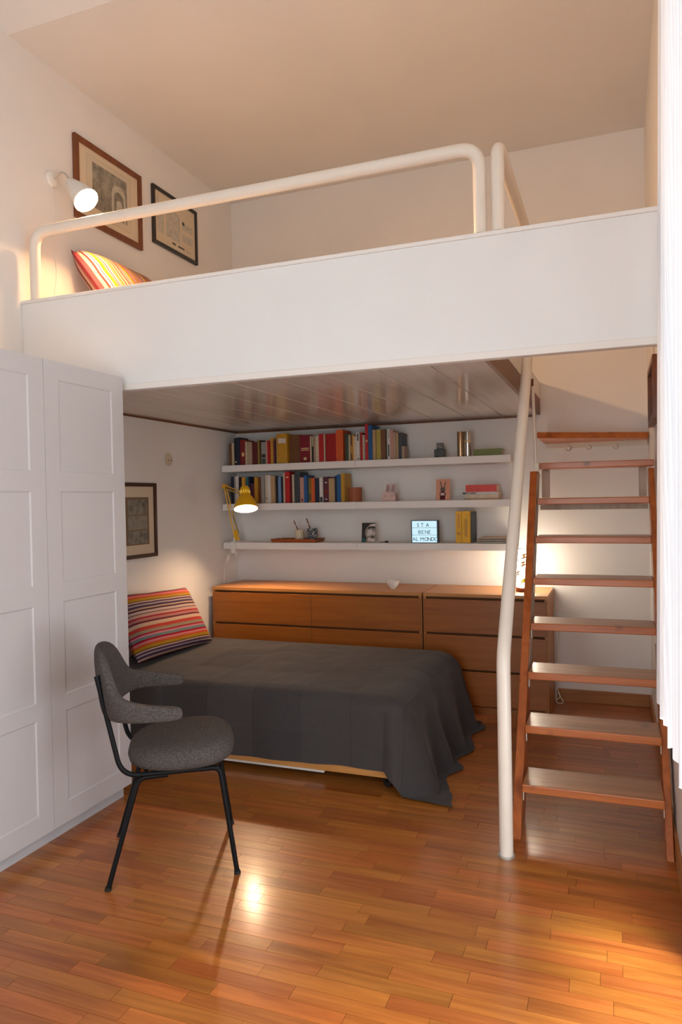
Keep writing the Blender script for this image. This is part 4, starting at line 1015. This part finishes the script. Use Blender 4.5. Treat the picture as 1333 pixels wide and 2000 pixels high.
MB().box(0.50, 1.46, BY0 + 0.05, BY0 + 0.062, 0.030, 0.10).build('lower_panel', M['trim_white'], parent=bed)
for (x_, y_) in ((1.80, BY0 + 0.055), (1.80, BY1 - 0.06), (0.16, BY0 + 0.055), (0.16, BY1 - 0.06)):
    c_ = MB().lathe([(0.008, -0.012), (0.026, -0.012), (0.0285, -0.008), (0.0285, 0.008), (0.026, 0.012), (0.008, 0.012)], (x_, y_, 0.0292), (0.4, 1, 0), 24, closed=True).build('caster', M['black_rubber'], parent=bed, smooth=True)
    MB().box(x_ - 0.012, x_ + 0.012, y_ - 0.016, y_ + 0.016, 0.046, 0.11).build('caster_fork', M['metal'], parent=c_, org=ORG[bed.name])

# draped bedspread
RND = 0.075
def over(a, R_, flare):
    """cloth running over an edge: horizontal reach and drop after arc length a past the edge"""
    if a <= 0: return a, 0.0
    q = R_ * math.pi / 2
    if a < q: return R_ * math.sin(a / R_), R_ * (1 - math.cos(a / R_))
    l = a - q
    return R_ + l * flare, R_ + l * math.sqrt(1 - flare * flare)
Lx0, Lx1 = BX0, 1.80          # the foot starts rolling over here
Ly0, Ly1 = -0.70, -1.745     # back and front edges
SF, SB, SE = 0.395, 0.30, 0.60   # hang at front, back, foot
RF, RE = 0.075, 0.15
NS, NT = 150, 130
Ltop_x = Lx1 - Lx0; Ltop_y = Ly0 - Ly1
import mathutils
def nz(x, y, z=0.0): return mathutils.noise.noise(Vector((x, y, z)))
def cloth(i, j):
    s_ = (Ltop_x + SE) * i / (NS - 1)
    t_ = -SB + (Ltop_y + SB + SF) * j / (NT - 1)
    a = s_ - Ltop_x                       # beyond the foot
    b = t_ - Ltop_y                       # beyond the front
    c = -t_                               # beyond the back
    x, y, z = Lx0 + min(s_, Ltop_x), Ly0 - min(max(t_, 0), Ltop_y), BH
    crown = 0.012 * math.sin(math.pi * min(max(t_ / Ltop_y, 0), 1)) 
    wr = 0.004 * nz(x * 5, y * 5) + 0.0025 * nz(x * 14 + 4, y * 9)
    if a <= 0 and b <= 0 and c <= 0:
        return Vector((x, y, z + crown + wr))
    if a > 0 and b > 0:                   # front foot corner: cone of cloth
        r = math.hypot(a, b); ph = math.atan2(b, a)
        fl_ = 0.10 * math.sin(2 * ph) + 0.27 * math.cos(ph) ** 2 + 0.03 * math.sin(ph) ** 2
        Rm = RE * math.cos(ph) ** 2 + RF * math.sin(ph) ** 2
        h_, d_ = over(r, Rm, min(0.6, fl_))
        k = min(1, d_ / 0.4)
        h_ += 0.022 * k * math.sin(ph * 6.0 + 0.6)
        zz = BH - d_
        ex = 0.0
        if zz < 0.008:
            ex = (0.008 - zz) * 0.85; zz = 0.008 + 0.010 * (0.5 + 0.5 * nz(x * 3 + a * 12, b * 12))
        return Vector((x + h_ * math.cos(ph) + ex * 0.9, y - h_ * math.sin(ph) - ex * 0.12, zz))
    if a > 0 and c > 0:
        r = math.hypot(a, c); ph = math.atan2(c, a)
        h_, d_ = over(r, RE, 0.22)
        h_ += 0.02 * min(1, d_ / 0.3) * math.sin(ph * 7)
        zz = BH - d_
        if zz < 0.008: h_ += (0.008 - zz) * 0.3; zz = 0.008
        return Vector((x + h_ * math.cos(ph), min(y + h_ * math.sin(ph) * 0.55, -0.515), zz))
    if a > 0:
        h_, d_ = over(a, RE, 0.27)
        k = min(1, max(0, d_ - 0.06) / 0.3)
        h_ += k * (0.028 * math.sin(t_ * 19 + 0.8 * math.sin(t_ * 9)))
        zz = BH - d_ + wr * (1 - k)
        if zz < 0.008:
            h_ += (0.008 - zz) * 0.5; zz = 0.008
        return Vector((x + h_, y, zz + crown * max(0, 1 - a * 6)))
    if b > 0:
        h_, d_ = over(b, RF, 0.03)
        k = min(1, d_ / 0.3)
        h_ += k * (0.006 * math.sin(s_ * 11) + 0.004 * math.sin(s_ * 27 + 1)) + 0.004 * nz(s_ * 6, b * 16)
        # horizontal soft fold lines
        h_ += 0.004 * math.exp(-((b - 0.26 - 0.02 * math.sin(s_ * 4)) / 0.012) ** 2)
        lift = 0.010 * math.sin(s_ * 5)
        return Vector((x, y - h_, BH - d_ + lift * k * 0.5))
    h_, d_ = over(c, 0.05, 0.0)
    return Vector((x, min(y + h_, -0.52), BH - d_))
mm_, nt, b = new_mat('charcoal_bedspread'); N, L = nt.nodes, nt.links
tc = N.new('ShaderNodeTexCoord')
n = N.new('ShaderNodeTexNoise'); n.inputs['Scale'].default_value = 140; n.inputs['Detail'].default_value = 3; L.new(tc.outputs['Object'], n.inputs['Vector'])
ck = N.new('ShaderNodeTexBrick'); ck.offset = 0.0; ck.inputs['Scale'].default_value = 1.0; ck.inputs['Brick Width'].default_value = 0.27; ck.inputs['Row Height'].default_value = 0.235; ck.inputs['Mortar Size'].default_value = 0.004; ck.inputs['Mortar Smooth'].default_value = 1.0
ck.inputs['Color1'].default_value = (0.046, 0.040, 0.042, 1); ck.inputs['Color2'].default_value = (0.068, 0.060, 0.058, 1); ck.inputs['Mortar'].default_value = (0.042, 0.038, 0.040, 1); ck.inputs['Bias'].default_value = -0.2
L.new(tc.outputs['Object'], ck.inputs['Vector'])
mr = N.new('ShaderNodeMapRange'); mr.inputs['To Min'].default_value = 0.8; mr.inputs['To Max'].default_value = 1.2; L.new(n.outputs['Fac'], mr.inputs['Value'])
mx = N.new('ShaderNodeVectorMath'); mx.operation = 'SCALE'; L.new(ck.outputs['Color'], mx.inputs[0]); L.new(mr.outputs[0], mx.inputs['Scale'])
L.new(mx.outputs[0], b.inputs['Base Color']); b.inputs['Roughness'].default_value = 0.95; b.inputs['Specular IOR Level'].default_value = 0.12; b.inputs['Sheen Weight'].default_value = 0.10; b.inputs['Sheen Roughness'].default_value = 0.5
wv = N.new('ShaderNodeTexNoise'); wv.inputs['Scale'].default_value = 14; wv.inputs['Detail'].default_value = 5; L.new(tc.outputs['Object'], wv.inputs['Vector'])
bp = N.new('ShaderNodeBump'); bp.inputs['Strength'].default_value = 0.5; bp.inputs['Distance'].default_value = 0.006; L.new(wv.outputs['Fac'], bp.inputs['Height'])
bp2 = N.new('ShaderNodeBump'); bp2.inputs['Strength'].default_value = 0.35; bp2.inputs['Distance'].default_value = 0.002; L.new(n.outputs['Fac'], bp2.inputs['Height']); L.new(bp.outputs['Normal'], bp2.inputs['Normal'])
L.new(bp2.outputs['Normal'], b.inputs['Normal'])
M['bedspread'] = mm_
bs = MB().grid(NS, NT, cloth).build('bedspread', M['bedspread'], smooth='all', fix=False)
for p_ in bs.data.polygons: pass
bs.data.flip_normals()
tag(bs, 'charcoal grey linen bedspread draped over the bed to the floor', 'bedspread')

# ------------------------------------------------------------------ striped pillows
def rgbs(*l): return [(lin(c), w) for c, w in l]
BANDS = rgbs(((74, 34, 44), 3), ((206, 168, 148), 4), ((84, 62, 92), 5), ((196, 176, 172), 3), ((98, 66, 96), 4), ((222, 190, 170), 3), ((60, 30, 20), 2), ((196, 148, 34), 6), ((214, 96, 40), 5), ((226, 128, 132), 5), ((178, 16, 48), 4), ((118, 142, 142), 6), ((218, 140, 158), 4),
             ((186, 28, 58), 3), ((170, 150, 122), 7), ((208, 74, 62), 8), ((226, 190, 162), 8), ((120, 46, 60), 4), ((196, 130, 120), 6), ((190, 40, 62), 4), ((216, 172, 158), 6), ((90, 52, 48), 2), ((214, 186, 176), 6))
M['pillow_a'] = stripes('striped_cotton_rows', [(tuple(k * 0.62 for k in c), w) for c, w in BANDS], axis=1, reps=1.5)
BANDS2 = rgbs(((196, 84, 92), 4), ((232, 190, 170), 3), ((120, 60, 60), 2), ((226, 196, 206), 4), ((96, 70, 76), 2), ((238, 216, 206), 3), ((232, 180, 24), 6), ((228, 120, 60), 3), ((236, 170, 176), 3), ((190, 36, 60), 3), ((214, 206, 226), 4), ((178, 60, 50), 2), ((232, 190, 110), 4), ((222, 96, 60), 4), ((236, 214, 170), 5), ((120, 76, 60), 2), ((222, 112, 92), 4), ((238, 220, 190), 4), ((228, 130, 110), 3))
M['pillow_b'] = stripes('striped_cotton_columns', [(tuple(k * 0.55 for k in c), w) for c, w in BANDS2], axis=0, reps=3.6)
def pillow(label, c, ax, ay, hx, hy, th, mat, zfloor=None):
    """c centre, ax/ay half directions in the pillow plane"""
    ax, ay = Vector(ax).normalized(), Vector(ay).normalized(); n_ = ax.cross(ay).normalized(); c = Vector(c)
    n = 26
    V, F, UV = [], [], []
    for side in (1, -1):
        for i in range(n + 1):
            for j in range(n + 1):
                u, v = -1 + 2 * i / n, -1 + 2 * j / n
                pinch = 1 - 0.07 * (1 - abs(u) ** 2) * abs(v) ** 6 ; pinch2 = 1 - 0.07 * (1 - abs(v) ** 2) * abs(u) ** 6
                t_ = ((1 - u ** 4) * (1 - v ** 4)) ** 0.45 * th
                w_ = 0.006 * nz(u * 3 + 5, v * 3 + side)
                p = c + ax * (u * hx * pinch2) + ay * (v * hy * pinch) + n_ * (side * (t_ + w_ * min(1, t_ / th * 3)))
                if zfloor is not None and p.z < zfloor: p.z = zfloor
                if p.x < 0.006: p.x = 0.006
                V.append(p); UV.append(((u + 1) / 4, (v + 1) / 4))
    def id_(s_, i, j): return s_ * (n + 1) ** 2 + i * (n + 1) + j
    for s_ in (0, 1):
        for i in range(n):
            for j in range(n):
                q = (id_(s_, i, j), id_(s_, i + 1, j), id_(s_, i + 1, j + 1), id_(s_, i, j + 1))
                F.append(q if s_ == 0 else q[::-1])
    m = MB().add(V, F)
    o = m.build('pillow', mat, smooth='all', fix=False)
    uv = o.data.uv_layers.new(name='UVMap')
    for lp in o.data.loops:
        uv.data[lp.index].uv = UV[lp.vertex_index]
    tag(o, label, 'pillow', 'striped pillows')
    return o
# lower pillow leaning on the left wall at the head of the bed
pb, pt = Vector((0.265, 0, 0.462)), Vector((0.058, 0, 0.842))
pillow('multicolour striped pillow leaning at the head of the bed', ((pb + pt) / 2 + Vector((0, -1.255, 0))), (0.03, 1, -0.05), pt - pb, 0.385, (pt - pb).length / 2 + 0.005, 0.080, M['pillow_a'], zfloor=0.472)
pb, pt = Vector((0.38, 0, 2.375)), Vector((0.045, 0, 2.825))
pillow('multicolour striped pillow leaning on the wall up on the loft', ((pb + pt) / 2 + Vector((0, -1.53, 0))), (0.0, 1, 0.0), pt - pb, 0.34, (pt - pb).length / 2, 0.095, M['pillow_b'], zfloor=2.338)

# ------------------------------------------------------------------ chair
ang = math.atan2(0.546, 0.838)
ch = thing('armchair', 'grey upholstered armchair with thin black tube legs in front of the wardrobe', 'chair', (1.1875, -2.642, 0), None, ang)
ORG[ch.name] = Vector((0, 0, 0))       # chair parts are written in the chair's own axes: x forward, y to its left
for sg in (-1, 1):
    s1 = 0.19 * sg
    P = arc_path([(0.170, s1, 0.402), (-0.185, s1 * 0.98, 0.402), (-0.268, 0.165 * sg, 0.775)], 0.065, 8)
    MB().tube(P, 0.0095, 12).build('back_tube', M['black_metal'], parent=ch, smooth=True)
    l1 = MB().tube(arc_path([(0.10, s1 * 0.99, 0.4005), (0.172, s1, 0.402), (0.228, 0.215 * sg, 0.006)], 0.03, 6), 0.0095, 12).build('leg', M['black_metal'], parent=ch, smooth=True)
    MB().tube([(0.2276, 0.2148 * sg, 0.012), (0.2285, 0.2152 * sg, 0.0005)], 0.0125, 12).build('foot_cap', M['black_rubber'], parent=l1, smooth=True, org=Vector((0, 0, 0)))
    l2 = MB().tube(arc_path([(-0.02, s1 * 0.97, 0.392), (-0.125, s1 * 0.97, 0.390), (-0.238, 0.215 * sg, 0.006)], 0.03, 6), 0.0095, 12).build('leg', M['black_metal'], parent=ch, smooth=True)
    MB().tube([(-0.2372, 0.2148 * sg, 0.012), (-0.239, 0.2152 * sg, 0.0005)], 0.0125, 12).build('foot_cap', M['black_rubber'], parent=l2, smooth=True, org=Vector((0, 0, 0)))
for fx in (-0.10, 0.13):
    MB().tube([(fx, -0.19, 0.4045), (fx, 0.19, 0.4045)], 0.008, 10).build('cross_tube', M['black_metal'], parent=ch, smooth=True)
# seat: rounded cushion
def seat_fn(i, j):
    a = 2 * math.pi * j / 56
    ca, sa = math.cos(a), math.sin(a)
    e = 0.72
    ux = math.copysign(abs(ca) ** e, ca); uy = math.copysign(abs(sa) ** e, sa)
    prof = [(0.0, 0.408), (0.70, 0.408), (0.90, 0.412), (0.975, 0.424), (1.0, 0.446), (0.975, 0.468), (0.90, 0.484), (0.72, 0.494), (0.45, 0.499), (0.0, 0.501)]
    r, zz = prof[i]
    hx = 0.212 if ux > 0 else 0.200
    wid = 0.235 - 0.025 * max(0, -ux)
    sag = -0.012 * max(0, ux * r - 0.5)
    tl = 0.010 * max(r, 0.001) * ux * (zz - 0.408) / 0.09
    return Vector((0.025 + max(r, 0.001) * hx * ux, max(r, 0.001) * wid * uy, zz + sag * 0.3 + tl))
MB().grid(10, 56, seat_fn, wrap_v=True).build('seat', M['chair_fabric'], parent=ch, smooth='all')
# wrap-around back with arms: stations along the plan curve
plan = [(0.040, 0.252, 0.620, 0.660, 0.018), (0.030, 0.255, 0.614, 0.664, 0.021), (-0.03, 0.262, 0.614, 0.670, 0.022), (-0.10, 0.262, 0.616, 0.682, 0.022), (-0.155, 0.250, 0.616, 0.696, 0.022),
        (-0.186, 0.225, 0.614, 0.706, 0.022), (-0.205, 0.197, 0.610, 0.755, 0.022), (-0.222, 0.162, 0.604, 0.822, 0.023), (-0.240, 0.115, 0.598, 0.852, 0.024), (-0.253, 0.06, 0.594, 0.863, 0.024), (-0.258, 0.0, 0.592, 0.866, 0.024)]
full = plan + [(p[0], -p[1], p[2], p[3], p[4]) for p in plan[-2::-1]]
NSEG = 28
def back_fn(i, j):
    n = len(full)
    x_, y_, z0, z1, th = full[i]
    a_, b_ = full[max(0, i - 1)], full[min(n - 1, i + 1)]
    T = Vector((b_[0] - a_[0], b_[1] - a_[1], 0)).normalized(); Nn = Vector((T.y, -T.x, 0))
    an = 2 * math.pi * j / NSEG
    e = 0.62
    cz_ = math.copysign(abs(math.sin(an)) ** e, math.sin(an)); cn = math.copysign(abs(math.cos(an)) ** e, math.cos(an))
    shrink = 0.55 if i in (0, n - 1) else 1.0
    zz = (z0 + z1) / 2 + (z1 - z0) / 2 * cz_ * shrink
    rake = -0.10 * (zz - 0.66) if abs(y_) < 0.2 else -0.04 * (zz - 0.66)
    p = Vector((x_ + rake, y_, zz)) + Nn * (th * cn * shrink)
    return p
m = MB().grid(len(full), NSEG, back_fn, wrap_v=True)
m.f.append(tuple(range(NSEG - 1, -1, -1))); m.m.append(0)
m.f.append(tuple((len(full) - 1) * NSEG + k for k in range(NSEG))); m.m.append(0)
bk = m.build('backrest', M['chair_fabric'], parent=ch, smooth='all')
sm = bk.modifiers.new('soften', 'SUBSURF'); sm.levels = 1; sm.render_levels = 1
for sg in (-1, 1):
    MB().tube([(-0.268, 0.165 * sg, 0.770), (-0.25, 0.160 * sg, 0.772)], 0.007, 8).build('back_bolt', M['black_metal'], parent=ch, smooth=True)

# ------------------------------------------------------------------ curtain
M['curtain'] = translucent('white_cotton_curtain', (0.82, 0.82, 0.85), 0.11, 0.12)
CY0, CY1, CZ0, CZ1 = -2.50, -3.50, 0.735, 3.29
NY = 150
def cur(i, j):
    t_ = i / (NY - 1); s_ = j / 39
    yy = CY0 + (CY1 - CY0) * t_ + 0.0
    zz = CZ1 + (CZ0 - CZ1) * s_
    ph = t_ * 2 * math.pi * 6.0
    amp = 0.010 + 0.012 * s_
    xx = 3.014 - 0.020 * s_ + amp * math.sin(ph + 0.5 * math.sin(s_ * 3 + t_ * 9)) 
    yy += 0.018 * math.cos(ph) * (0.6 + 0.6 * s_) - (0.10 * (1 - s_) * (1 - t_))
    zz += 0.012 * math.sin(ph * 0.5) * s_ + 0.085 * t_ * s_
    return Vector((xx, yy, zz))
cu_ = thing('curtain', 'white cotton curtain hanging in folds beside the staircase', 'curtain', (2.998, -3.1, 0.70))
MB().grid(NY, 40, cur).build('cloth', M['curtain'], parent=cu_, smooth='all', fix=False)
cr = thing('curtain_rod', 'white curtain rod above the window on the right wall', 'curtain rod', (2.998, -3.7, 3.30))
MB().tube([(3.014, -2.56, 3.30), (3.014, -4.95, 3.30)], 0.012, 12).build('rod', M['trim_white'], parent=cr, smooth=True)
for yy in (-2.66, -4.9):
    MB().box(3.006, RX - 0.0005, yy - 0.01, yy + 0.01, 3.288, 3.312).build('rod_bracket', M['trim_white'], parent=cr)
